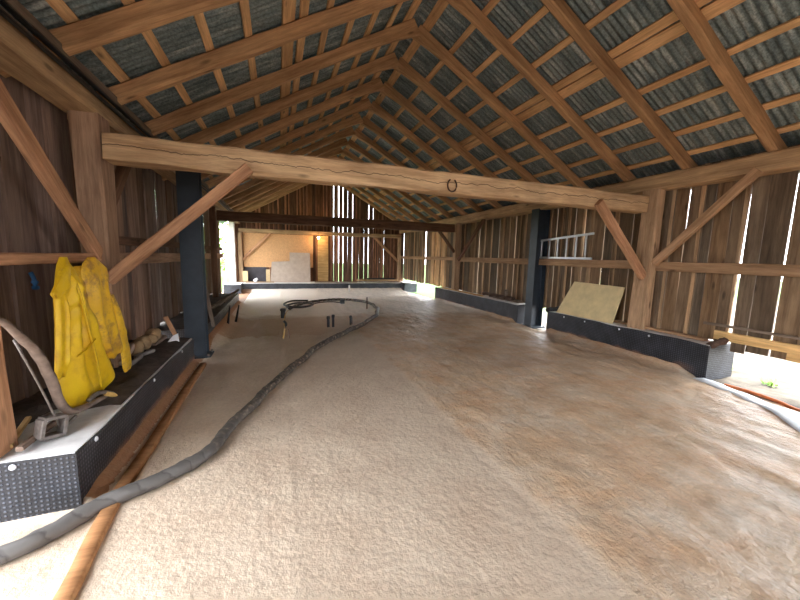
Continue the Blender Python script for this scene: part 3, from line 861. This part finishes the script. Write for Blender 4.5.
# ------------------------------------------------------------------ lath, plastic, foam bead on the floor
def ribbon(name, pts, w, h, m, **t):
    bm = bmesh.new(); rings = []
    P = catmull(pts, 6)
    for i, p in enumerate(P):
        d = (P[min(i+1, len(P)-1)]-P[max(0, i-1)]).normalized(); s = Vector((d.y, -d.x, 0))
        k = 1+.12*noise.noise(p*3)
        z = p.z+floor_z(p.x, p.y)
        rings.append([bm.verts.new((p+s*a*w/2*k).to_2d().to_3d()+Vector((0, 0, z+b_))) for a, b_ in ((-1, 0), (-.95, h*.7), (-.8, h), (.8, h), (.95, h*.7), (1, 0))])
    for i in range(len(rings)-1):
        for j in range(5):
            bm.faces.new((rings[i][j], rings[i][j+1], rings[i+1][j+1], rings[i+1][j]))
    bm.faces.new(rings[0]); bm.faces.new(rings[-1][::-1])
    bmesh.ops.recalc_face_normals(bm, faces=bm.faces)
    o = from_bm(name, bm, M[m], None, True)
    return tag(o, **t)
ribbon('wooden_lath', [(-.90, 1.1, 0), (-.92, 1.71, 0), (-.96, 2.1, 0), (-.985, 2.5, 0), (-.985, 3, 0), (-1.0, 4.3, 0), (-1.0, 5.15, 0)], .085, .035, 'lath',
       label='long orange wooden lath on the floor along the left foundation', cat='lath')
ribbon('plastic_strip', [(4.3, 1.2, .0), (4.98, 1.85, .0), (5.22, 2.3, .0), (5.36, 2.72, .0), (5.40, 2.84, 0)], .17, .022, 'whiteplastic',
       label='white plastic strip along the right edge of the foam floor', cat='plastic sheet')
ribbon('foam_bead', [(5.0, 1.45, .0), (5.36, 1.9, .0), (5.46, 2.25, .0), (5.49, 2.6, .0)], .035, .03, 'orange',
       label='thin orange bead of foam beside the white plastic strip', cat='foam')

# ------------------------------------------------------------------ hose
hz = .046
hpts = [(-2.0, 1.86), (-1.6, 2.0), (-1.33, 2.08), (-1.13, 2.21), (-.97, 2.34), (-.76, 2.48), (-.60, 2.66), (-.48, 2.95), (-.40, 3.2), (-.15, 3.88), (.23, 4.86), (.83, 6.0), (1.64, 7.09), (2.29, 8.24),
        (2.70, 9.6), (2.66, 10.8), (2.13, 11.54), (1.4, 11.5), (.82, 10.95), (.42, 10.2), (.25, 9.75)]
hpts = [(x, y, hz+floor_z(x, y)) for x, y in hpts]
he = empty('spray_hose', (hpts[2][0], hpts[2][1], 0), 'thick taped spray foam hose snaking from bottom left to a far loop', 'hose')
ho = tube('hose_body', hpts, lambda t: .045 if t < .55 else .045-.008*(t-.55)/.45, 'hose', n=22, sides=16, jit=.22)
ho.parent = he; ho.matrix_parent_inverse = Matrix.Translation(-Vector(he.location))
# coil of whip hose with the gun
cp = [(.25, 9.75), (.2, 10.3), (.55, 10.75), (.95, 10.5), (.8, 9.9), (.4, 9.7), (.12, 10.2), (.35, 10.9), (.85, 10.9)]
par(tube('whip_hose', [(x, y, .06+.03*i/4) for i, (x, y) in enumerate(cp)], .028, 'black', n=10, sides=8), he)
wl = [(.85, 10.3, .06), (1.2, 10.9, .05), (1.6, 11.0, .05), (1.85, 10.75, .05)]
par(tube('whip_hose', wl, .018, 'rust', n=8, sides=8), he)
gun = par(box('spray_gun', (1.82, 10.62, .03), (1.95, 10.76, .15), 'black', None, .01), he)
cd = [(.3, 9.6, .04), (.2, 9.0, .12), (.12, 7.9, .2), (.08, 6.9, .22), (.09, 6.56, .16)]
tube('cord', cd, .009, 'cord', n=8, sides=6, label='thin tan cord running from the hose coil to the wooden stake', cat='cord')

# ------------------------------------------------------------------ pipe stubs through the foam
def stub(name, x, y, h, r, m, lab, cap=True, cat='pipe'):
    e = empty(name, (x, y, floor_z(x, y)-.01), lab, cat)
    bm = bmesh.new(); bmesh.ops.create_cone(bm, cap_ends=True, segments=14, radius1=r, radius2=r*.97, depth=h)
    bmesh.ops.translate(bm, verts=bm.verts, vec=(0, 0, h/2)); from_bm('pipe_body', bm, M[m], e, False)
    if cap:
        bm = bmesh.new(); bmesh.ops.create_cone(bm, cap_ends=True, segments=14, radius1=r*1.25, radius2=r*1.25, depth=.05)
        bmesh.ops.translate(bm, verts=bm.verts, vec=(0, 0, h-.03)); from_bm('coupling', bm, M['black'], e)
    return e
stub('pipe_stub', .08, 8.63, .24, .055, 'black', 'short fat black pipe stub behind the wooden stake')
stub('pipe_stub', .99, 7.32, .25, .03, 'black', 'left pipe of the thin black pair in the middle of the floor')
stub('pipe_stub', 1.09, 7.30, .28, .028, 'black', 'right pipe of the thin black pair in the middle of the floor')
stub('pipe_stub', 1.50, 7.44, .22, .024, 'black', 'low black pipe stub just left of the hose')
stub('pipe_stub', 1.545, 7.50, .16, .016, 'iron', 'tiny grey pipe stub beside the low black one', cap=False)
stub('pipe_stub', 2.43, 9.65, .36, .02, 'rust', 'thin rusty rod standing inside the hose loop', cap=False, cat='rod')
stub('pipe_stub', 2.82, 14.3, .30, .035, 'white_wood', 'pale pipe stub in front of the back foundation', cap=False)
st = empty('wooden_stake', (.09, 6.52, floor_z(.09, 6.52)), 'light wooden stake with black tip standing in the foam', 'stake')
par(beam('stake_shaft', (.05, 6.5, -.02), (.09, 6.54, .2), .022, .022, 'log', cham=.003, up=(0, 1, 0)), st)
par(tube('black_tip', [(.09, 6.54, .18), (.11, 6.54, .26), (.07, 6.54, .32)], .022, 'black', n=4, sides=8), st)
par(beam('stake_shaft', (.17, 6.5, -.02), (.15, 6.52, .17), .015, .015, 'old_wood', cham=.003, up=(0, 1, 0)), st)
for i, (a, b_, lab) in enumerate((((-1.02, 7.7, .02), (-1.0, 8.0, .42), 'left one of two black spikes by the far left foundation'), ((-.92, 8.2, .02), (-.83, 8.05, .42), 'right one of two black spikes by the far left foundation'))):
    tube('steel_spike', [a, tuple((p+q)/2 for p, q in zip(a, b_)), b_], lambda t: .028*(1-.5*t), 'black', n=3, sides=8, label=lab, cat='spike')

# ------------------------------------------------------------------ leaning plywood, ladder, right ledge stuff
def quad_panel(name, c, th, m, **t):
    """c: 4 corners (bl, br, tr, tl); thickness towards the back"""
    c = [Vector(p) for p in c]
    n = (c[1]-c[0]).cross(c[3]-c[0]).normalized()
    bm = bmesh.new()
    f = [bm.verts.new(p) for p in c]; b_ = [bm.verts.new(p-n*th) for p in c]
    bm.faces.new(f); bm.faces.new(b_[::-1])
    for i in range(4):
        k = (i+1) % 4; bm.faces.new((f[i], b_[i], b_[k], f[k]))
    bmesh.ops.recalc_face_normals(bm, faces=bm.faces)
    bmesh.ops.bevel(bm, geom=bm.edges[:], offset=.002, segments=1, affect='EDGES')
    o = from_bm(name, bm, M[m])
    return tag(o, **t)
quad_panel('plywood_sheet', [(5.52, 5.58, .475), (5.52, 4.29, .475), (5.71, 4.27, 1.12), (5.71, 5.36, 1.14)], .018, 'ply',
           label='pale plywood sheet leaning on the right foundation beside the post', cat='plywood')
# ladder lying on its side on the rail
ld = empty('ladder', (XR+.05, 5.6, 1.6), 'aluminium ladder lying sideways on the right wall rail', 'ladder')
lx = XR+.11
for (za, zb_) in ((1.62, 1.61), (1.98, 2.09)):
    par(beam('rail', (lx, 6.75, za), (lx, 5.0, zb_), .025, .045, 'alu', cham=.003, jit=0), ld)
for i in range(7):
    y = 5.16+i*.24; f = (6.75-y)/1.75
    par(beam('rung', (lx, y, 1.62), (lx, y, 1.98+.11*f), .03, .03, 'alu', cham=.006, jit=0, up=(0, 1, 0)), ld)
for a, b_, w, h, m, lab in (
    ((XR+.225, 1.3, .56), (XR+.225, 2.95, .575), .05, .12, 'log', 'fresh yellow board lying along the foot of the right wall'),
    ((XR+.225, 1.3, .455), (XR+.225, 2.2, .465), .05, .09, 'log', 'second yellow board under the first at the right picture edge'),
    ((XR+.23, 1.2, .70), (XR+.23, 3.1, .715), .035, .035, 'old_wood', 'thin grey pole lying above the yellow boards at right'),
    ((XR+.04, 2.95, .50), (XR+.1, 4.9, .505), .10, .035, 'girt', 'flat board on top of the right foundation behind the post'),
    ((XR-.06, 8.4, .49), (XR-.06, 10.9, .49), .07, .03, 'log', 'pale board lying on the foundation beyond the right steel column'),
    ((XR+.12, 6.95, .50), (XR+.1, 8.2, .52), .14, .07, 'old_wood', 'grey timber on the ledge left of the right steel column')):
    beam('loose_board' if w > .04 else 'pole', a, b_, w, h, m, lab, 'board' if w > .04 else 'pole', cham=.005, jit=.008)
# dark junk on the far right ledge
rr = random.Random(4)
for i in range(4):
    y = 7.3+i*.32
    tube('log_piece', [(XR+.02+rr.uniform(-.03, .03), y-.2, .56), (XR+.04, y, .57), (XR+.02, y+.22, .555)], .045, 'rust', n=4, sides=8, jit=.4,
         label='dark log piece on the ledge left of the right steel column, %s from it' % ['nearest', 'second', 'third', 'farthest'][i], cat='log', group='dark log pieces on the right ledge')
box('wooden_block', (XR-.06, 7.32, .60), (XR+.0, 7.42, .78), 'old_wood', label='small upright grey wood block on the right ledge', cat='block')

# ------------------------------------------------------------------ back wall furnishings
YF = YB-.03
box('orange_panel', (-1.40, YF-.03, .96), (1.48, YF-.01, 2.40), 'osb', label='large orange sheathing panel on the back wall', cat='panel')
box('tar_paper', (-1.38, YF-.03, .32), (-.50, YF-.005, .955), 'tar', label='dark tar paper patch below the orange panel', cat='tar paper')
box('chipboard_piece', (-.52, YF-.14, .33), (-.36, YF-.10, .86), 'osb2', label='small upright pale chipboard piece left of the grey stepped panel', cat='panel')
box('pale_strip', (1.68, YF-.04, .33), (2.16, YF-.01, 2.40), 'log', label='tall yellow board strip right of the orange panel on the back wall', cat='board')
bm = bmesh.new()
prof = [(-.34, .325), (1.33, .325), (1.33, 1.62), (.46, 1.62), (.46, 1.24), (-.28, 1.20)]
a = [bm.verts.new((x, 15.62+(z-.3)*.12, z)) for x, z in prof]; b2 = [bm.verts.new((x, 15.645+(z-.3)*.12, z)) for x, z in prof]
bm.faces.new(a); bm.faces.new(b2[::-1])
for i in range(6): bm.faces.new((a[i], b2[i], b2[(i+1) % 6], a[(i+1) % 6]))
bmesh.ops.recalc_face_normals(bm, faces=bm.faces)
tag(from_bm('stepped_panel', bm, M['grey_ply']), 'grey-beige stepped panel leaning against the back wall', 'panel')
box('scrap_board', (-1.3, 15.35, .33), (-.2, 15.6, .36), 'cardboard', label='brown board lying on the back ledge under the tar paper', cat='board')
box('scrap_block', (-1.42, 15.5, .37), (-1.22, 15.6, .8), 'osb2', label='pale block in the left back corner', cat='block')
tube('white_bag', [(-.95, 15.45, .37), (-.9, 15.45, .45), (-.85, 15.45, .5)], lambda t: .09*(1-.5*t), 'white', n=4, sides=10, jit=.3, label='small crumpled white bag on the back ledge', cat='bag')
beam('loose_board', (3.45, 15.7, .42), (5.45, 15.7, .42), .3, .07, 'plate', 'pale plank resting on the back foundation at right', 'board')
beam('loose_board', (1.5, 15.5, .345), (3.4, 15.5, .345), .25, .03, 'old_wood', 'grey plank lying flat on the middle of the back foundation', 'board')
for i in range(3):
    tube('black_pipe', [(3.9+.1*i, 15.62+.07*i, .487), (4.6, 15.63+.07*i, .487), (5.3, 15.62+.07*i, .487)], .03, 'black', n=3, sides=8,
         label='black pipe lying on the plank at the right of the back wall, %s of three' % ['front', 'middle', 'rear'][i], cat='pipe', group='black pipes by the back wall')
# lamp
lb = empty('light_bulb', (1.69, 15.62, 2.30), 'bare glowing bulb hanging under the back wall plate', 'lamp')
bm = bmesh.new(); bmesh.ops.create_cone(bm, cap_ends=True, segments=12, radius1=.022, radius2=.022, depth=.07)
bmesh.ops.translate(bm, verts=bm.verts, vec=(0, 0, .075)); from_bm('socket', bm, M['black'], lb)
bm = bmesh.new(); bmesh.ops.create_uvsphere(bm, u_segments=16, v_segments=10, radius=.045)
gm, gnt, gb = newmat('bulb_glow'); gb.inputs['Emission Color'].default_value = (1, .62, .28, 1); gb.inputs['Emission Strength'].default_value = 30
from_bm('glass_bulb', bm, gm, lb, True)
par(tube('cable', [(1.69, 15.62, 2.40), (1.69, 15.66, 2.48), (1.69, 15.74, 2.56)], .006, 'black', n=4, sides=6), lb)
ll = bpy.data.lights.new('bulb_light', 'POINT'); ll.energy = 5; ll.color = (1, .6, .28); ll.shadow_soft_size = .05
lo = bpy.data.objects.new('bulb_light', ll); C.objects.link(lo); lo.location = (1.69, 15.5, 2.22)

# ------------------------------------------------------------------ yellow raincoats
def loft_coat(name, rows, x, m, seed, depth, parent, folds=(), top_in=0):
    """rows: (z, y_left, y_right); flat hanging cloth whose front faces +X; folds: (position 0..1, height, width, z_from, z_to)"""
    bm = bmesh.new(); rings = []; n = 60
    R = []
    for i in range(len(rows)-1):
        a, b_ = rows[i], rows[i+1]
        m_ = max(2, int(abs(a[0]-b_[0])/.016))
        for k in range(m_):
            t = k/m_
            R.append(tuple(a[j]+(b_[j]-a[j])*t for j in range(3)))
    R.append(rows[-1])
    zt, zb = rows[0][0], rows[-1][0]
    for (z, yl, yr) in R:
        f = (zt-z)/(zt-zb)
        ring = []
        df = min(1, .35+f*3)*(1 if f < .93 else 1-(f-.93)*6)
        for j in range(n):
            front = j < n//2
            u = (j/(n//2)) if front else 1-(j-n//2)/(n//2)
            yy = yl+(yr-yl)*u
            edge = (1-abs(2*u-1)**4)
            xx = depth*df*edge*(.9 if front else -.35)
            if front:
                for (p, h, w, z0, z1) in folds:
                    if z1 <= z <= z0:
                        e2 = min(1, (z0-z)/.08)*min(1, (z-z1)/.06+.3)
                        pp = p+.05*math.sin(z*5+seed)
                        xx += h*e2*math.exp(-((u-pp)/w)**2)*edge**.3
                q = Vector((yy*9, z*5, seed))
                xx += .010*noise.noise(q*.8)*edge+.004*noise.noise(q*2.7)*edge
                # slanting creases
                xx += .007*math.sin((z*1.6-yy)*34+4*noise.noise(q*.5))*edge*max(0, noise.noise(q*.4+Vector((5, 5, 5)))*2)
            ring.append(bm.verts.new((x+xx, yy+.006*noise.noise(Vector((z*14, seed, u))), z+(.014*math.sin(u*11+seed) if f > .9 else 0))))
        rings.append(ring)
    for i in range(len(rings)-1):
        for j in range(n):
            k = (j+1) % n
            bm.faces.new((rings[i][j], rings[i][k], rings[i+1][k], rings[i+1][j]))
    bm.faces.new(rings[0]); bm.faces.new(rings[-1][::-1])
    bmesh.ops.recalc_face_normals(bm, faces=bm.faces)
    o = from_bm(name, bm, M[m], None, True)
    return par(o, parent)
c1 = empty('raincoat', (-1.45, 3.1, 1.5), 'bright yellow raincoat hanging from the left rail, the front one', 'raincoat')
cb1 = loft_coat('coat_body', [(1.49, 2.99, 3.06), (1.44, 2.95, 3.08), (1.39, 2.93, 3.13), (1.31, 2.90, 3.18), (1.25, 2.88, 3.21), (1.20, 2.87, 3.22), (1.04, 2.86, 3.31), (.89, 2.84, 3.37), (.74, 2.84, 3.44), (.62, 2.82, 3.54), (.50, 2.83, 3.61), (.44, 2.85, 3.59), (.40, 2.9, 3.42)], -1.415, 'coat1', 1.3, .065, c1,
    folds=[(.30, .028, .08, 1.42, .45), (.55, .022, .06, 1.35, .80), (.78, .03, .12, 1.1, .42), (.44, -.02, .05, 1.1, .5)])
loft_coat('sleeve', [(1.41, 2.90, 2.98), (1.31, 2.84, 2.97), (1.255, 2.79, 2.95), (1.22, 2.82, 2.93), (1.04, 2.81, 2.93), (.9, 2.78, 2.90), (.76, 2.75, 2.88), (.70, 2.78, 2.87)], -1.385, 'coat1', 4.1, .028, c1, folds=[(.7, .02, .15, 1.25, .75)])
loft_coat('collar_flap', [(1.44, 2.95, 3.00), (1.36, 2.87, 3.00), (1.28, 2.80, 2.98), (1.25, 2.78, 2.93), (1.235, 2.79, 2.84)], -1.365, 'coat1', 6.1, .014, c1)
fl = tube('pocket_flap', [(-1.34, 2.93, .80), (-1.325, 3.04, .835), (-1.33, 3.16, .87)], .008, 'coat1', n=5, sides=6, flat=.6)
par(fl, cb1)
par(tube('front_placket', [(-1.385, 3.03, 1.42), (-1.35, 3.05, 1.25), (-1.335, 3.09, 1.0), (-1.325, 3.15, .7), (-1.325, 3.19, .45)], .012, 'coat1', n=5, sides=6, flat=.5), cb1)
c2 = empty('raincoat', (-1.45, 3.5, 1.5), 'dirtier orange-yellow raincoat hanging behind the bright one, against the post', 'raincoat')
loft_coat('coat_body', [(1.485, 3.38, 3.47), (1.44, 3.30, 3.58), (1.39, 3.26, 3.68), (1.32, 3.26, 3.69), (1.21, 3.27, 3.62), (1.09, 3.29, 3.68), (.95, 3.33, 3.73), (.78, 3.40, 3.79), (.66, 3.47, 3.83), (.60, 3.52, 3.82)], -1.425, 'coat2', 7.7, .06, c2,
    folds=[(.2, .02, .08, 1.4, .6), (.62, .018, .1, 1.3, .6)])
loft_coat('sleeve', [(1.15, 3.66, 3.74), (.95, 3.73, 3.83), (.64, 3.78, 3.96), (.44, 3.80, 3.98), (.38, 3.83, 3.95)], -1.41, 'coat2', 2.7, .03, c2)
loft_coat('sleeve', [(1.42, 3.22, 3.32), (1.38, 3.17, 3.32), (1.2, 3.21, 3.33), (.95, 3.27, 3.38), (.75, 3.33, 3.43)], -1.44, 'coat2', 9.7, .03, c2)
tube('blue_strap', [(-1.80, 3.42, 1.36), (-1.79, 3.43, 1.31), (-1.78, 3.42, 1.26), (-1.79, 3.44, 1.23)], .022, 'blue', n=5, sides=8, flat=.5, label='small blue strap on the wall behind the yellow coat', cat='strap')

# ------------------------------------------------------------------ old tool, clamp, ledge litter on the left
tl = empty('curved_beam', (-1.35, 2.7, .4), 'old curved grey wooden plough beam leaning before the yellow coat', 'tool')
par(tube('wooden_curve', [(-1.36, 2.12, 1.26), (-1.35, 2.30, 1.17), (-1.35, 2.39, 1.09), (-1.35, 2.53, .95), (-1.35, 2.63, .77), (-1.35, 2.70, .58), (-1.34, 2.77, .47), (-1.33, 2.9, .43), (-1.31, 3.04, .42), (-1.29, 3.15, .41)],
         lambda t: .014+.012*math.sin(t*PI)+.006*t, 'tool', n=8, sides=10, flat=.8, jit=.25), tl)
par(tube('iron_rod', [(-1.33, 2.34, 1.06), (-1.33, 2.5, .74), (-1.33, 2.64, .42)], .006, 'iron', n=3, sides=8), tl)
par(tube('iron_tip', [(-1.30, 2.92, .475), (-1.28, 3.02, .49), (-1.26, 3.10, .46), (-1.25, 3.17, .42)], .016, 'iron', n=5, sides=8), tl)
par(tube('yellow_tip', [(-1.255, 3.07, .46), (-1.245, 3.13, .43), (-1.24, 3.17, .40)], .018, 'cord', n=3, sides=8), tl)
# square clamp
cl = empty('square_clamp', (-1.36, 2.6, .38), 'square iron collar standing on the concrete ledge at left', 'clamp')
s_, th = .056, .022
cc = Vector((-1.35, 2.60, .448))
for nm, a, b_ in (('collar_side', (0, -s_, -s_), (0, s_, -s_)), ('collar_side', (0, s_, -s_), (0, s_, s_)), ('collar_side', (0, s_, s_), (0, -s_, s_)), ('collar_side', (0, -s_, s_), (0, -s_, -s_))):
    Rz = Matrix.Rotation(-PI/2+.95, 3, 'Z') @ Matrix.Rotation(-.2, 3, 'X')
    a = cc+Rz @ Vector(a); b_ = cc+Rz @ Vector(b_)
    nrm_ = Rz @ Vector((1, 0, 0))
    par(beam(nm, a, b_, th, .07, 'iron', up=nrm_, cham=.003, jit=.002), cl)
par(beam('bolt', cc+Vector((.02, .06, -.05)), cc+Vector((.03, .2, -.03)), .02, .02, 'iron', cham=.005), cl)
beam('wooden_stick', (-1.42, 2.44, .40), (-1.42, 2.78, .40), .035, .03, 'grey_tool', 'short brown stick on the ledge left of the square collar', 'stick', cham=.006)
beam('wooden_stick', (-1.50, 2.50, .395), (-1.62, 2.9, .40), .03, .02, 'log', 'thin pale stick on the ledge behind the square collar', 'stick', cham=.004)
beam('leaning_stick', (-1.28, 5.12, .40), (-1.36, 4.98, .72), .05, .03, 'brace', 'reddish stick leaning before the left steel column', 'stick', cham=.004, up=(0, 1, 0))
quad_panel('white_patch', [(-1.35, 4.95, .40), (-1.22, 4.95, .40), (-1.24, 5.0, .50), (-1.30, 5.0, .47)], .01, 'white', label='small white patch standing in for daylight at the foot of the reddish stick', cat='light patch')  # white panel painted in for outside light showing through a wall gap
rr = random.Random(9)
for i in range(7):
    y = 3.75+i*.2; x = -1.52+rr.uniform(-.1, .14)
    a = (x-.05, y-.16, .40+rr.uniform(0, .03)); b_ = (x+rr.uniform(-.1, .1), y+.2, .43+rr.uniform(0, .1))
    beam('wood_scrap', a, b_, .07, .04, rr.choice(['old_wood', 'girt', 'grey_tool']), 'broken old wood on the ledge before the left column, %s from the coats' % (['nearest']+ORD[1:6]+['farthest'])[i], 'wood scrap', 'broken wood on the left ledge', cham=.01, jit=.02)
for i in range(4):
    y = 4.35+i*.2
    tube('stone', [(-1.55+rr.uniform(-.05, .1), y, .42), (-1.5, y+.05, .49), (-1.47, y+.1, .45)], lambda t: .05+.03*math.sin(t*PI), 'cardboard', n=4, sides=9, jit=.6,
         label='brown stone on the ledge before the left column, %s one back' % ['nearest', 'second', 'third', 'farthest'][i], cat='stone', group='brown stones on the left ledge')
tube('cable_bundle', [(-1.42, 3.95, .41), (-1.36, 4.1, .46), (-1.45, 4.25, .42), (-1.33, 4.35, .45), (-1.42, 4.5, .41)], .022, 'iron', n=6, sides=8, label='grey cable bundle on the ledge right of the left post', cat='cable')
# junk beyond the left column
beam('leaning_stick', (-1.05, 6.35, .30), (-1.2, 6.6, .95), .06, .03, 'old_wood', 'grey slat standing just right of the left steel column', 'slat', cham=.004, up=(0, 1, 0))
for i in range(5):
    beam('broken_slat', (-1.45+.05*i, 7.0+.5*i, .36), (-1.2+.05*i, 7.5+.55*i, .52+.02*i), .07, .02, 'old_wood', 'thin grey slat piled beyond the left steel column, %s back' % ORD[i].replace('nearest', 'first'), 'slat', 'slats beyond the left steel column', cham=.003)
beam('leaning_pole', (-2.35, 17.2, -.05), (-1.98, 16.6, 2.0), .09, .05, 'white_wood', 'whitish pole leaning outside the bright left opening', 'pole', cham=.01, up=(0, 1, 0))

# ------------------------------------------------------------------ outside: trees, weeds
def leaf_blob(bm, c, r, n, rnd, s=.12):
    for _ in range(n):
        v = Vector((rnd.gauss(0, 1), rnd.gauss(0, 1), rnd.gauss(0, 1))).normalized()*r*rnd.uniform(.5, 1)
        p = c+Vector((v.x, v.y, v.z*.85))
        a = Vector((rnd.gauss(0, 1), rnd.gauss(0, 1), rnd.gauss(0, 1))).normalized(); b_ = a.orthogonal().normalized()
        k = s*rnd.uniform(.6, 1.3)
        bm.faces.new([bm.verts.new(q) for q in (p-a*k, p+b_*k*.5, p+a*k, p-b_*k*.5)])
def tree(x, y, h, r, seed, lab):
    rnd = random.Random(seed)
    e = empty('tree', (x, y, -.1), lab, 'tree', 'leafy trees outside the left opening')
    tube('trunk', [(0, 0, 0), (.05, .03, h*.35), (-.05, .08, h*.75)], lambda t: .12*(1-.6*t), 'bark', n=4, sides=8).parent = e
    bm = bmesh.new()
    for _ in range(9):
        leaf_blob(bm, Vector((rnd.uniform(-r, r)*.6, rnd.uniform(-r, r)*.6, h*rnd.uniform(.12, 1))), r*.6, 260, rnd)
    o = from_bm('foliage', bm, M['leaf'], e)
tree(-3.6, 22, 5, 2.2, 1, 'leafy tree outside the left opening, the nearer one')
tree(-7.2, 30, 6, 2.6, 2, 'leafy tree outside the left opening, behind the nearer one')
def weed(x, y, s, lab):
    rnd = random.Random(int(x*100)); bm = bmesh.new()
    for i in range(40):
        a = rnd.uniform(0, 2*PI); d = Vector((math.cos(a), math.sin(a), 0)); rr_ = rnd.uniform(.03, s)
        p = Vector((rnd.uniform(-s, s)*.5, rnd.uniform(-s, s)*.5, 0)); t = Vector((-d.y, d.x, 0))*.012
        bm.faces.new([bm.verts.new(q) for q in (p-t, p+t, p+d*rr_+Vector((0, 0, rr_*.6))+t*.3, p+d*rr_+Vector((0, 0, rr_*.6))-t*.3)])
    o = from_bm('weed', bm, M['leaf']); o.location = (x, y, -.01)
    tag(o, lab, 'weed')
weed(6.35, 3.02, .16, 'small green weed right beside the near end of the right foundation')
weed(6.1, 2.42, .13, 'small green weed on the pale dirt at the right picture edge')

# ------------------------------------------------------------------ world, light, camera
w = bpy.data.worlds.new('World'); bpy.context.scene.world = w; w.use_nodes = True
nt = w.node_tree
bg_ = nt.nodes['Background']
sky = nt.nodes.new('ShaderNodeTexSky'); sky.sky_type = 'HOSEK_WILKIE'; sky.turbidity = 5; sky.ground_albedo = .5
sky.sun_direction = Vector((.5, .3, .8)).normalized()
mx = nt.nodes.new('ShaderNodeMix'); mx.data_type = 'RGBA'; mx.inputs[0].default_value = .8
nt.links.new(sky.outputs[0], mx.inputs[6]); mx.inputs[7].default_value = (.92, .95, 1.0, 1)
nt.links.new(mx.outputs[2], bg_.inputs[0]); bg_.inputs[1].default_value = 5.0
sun = bpy.data.lights.new('sun', 'SUN'); sun.energy = 3; sun.angle = math.radians(12); sun.color = (1, .95, .86)
so = bpy.data.objects.new('sun', sun); C.objects.link(so)
so.rotation_euler = Vector((-.75, -.15, -.95)).to_track_quat('-Z', 'Y').to_euler()

sc = bpy.context.scene
cam = bpy.data.cameras.new('Camera'); co = bpy.data.objects.new('Camera', cam); C.objects.link(co)
cam.sensor_fit = 'HORIZONTAL'; cam.sensor_width = 36; cam.lens = 36*339.6/800; cam.clip_start = .02; cam.clip_end = 300
p, y, r_ = .1263, .3443, .0256
fwd = Vector((math.sin(y)*math.cos(p), math.cos(y)*math.cos(p), -math.sin(p)))
r0 = Vector((math.cos(y), -math.sin(y), 0)); u0 = r0.cross(fwd)
rt = r0*math.cos(r_)+u0*math.sin(r_); up = -r0*math.sin(r_)+u0*math.cos(r_)
co.matrix_world = Matrix(((rt.x, up.x, -fwd.x, 0), (rt.y, up.y, -fwd.y, 0), (rt.z, up.z, -fwd.z, 1.55), (0, 0, 0, 1)))
sc.camera = co
vs_ = sc.view_settings
vs_.view_transform = 'Standard'; vs_.look = 'None'; vs_.gamma = 1; vs_.use_curve_mapping = False
vs_.exposure = 1.75
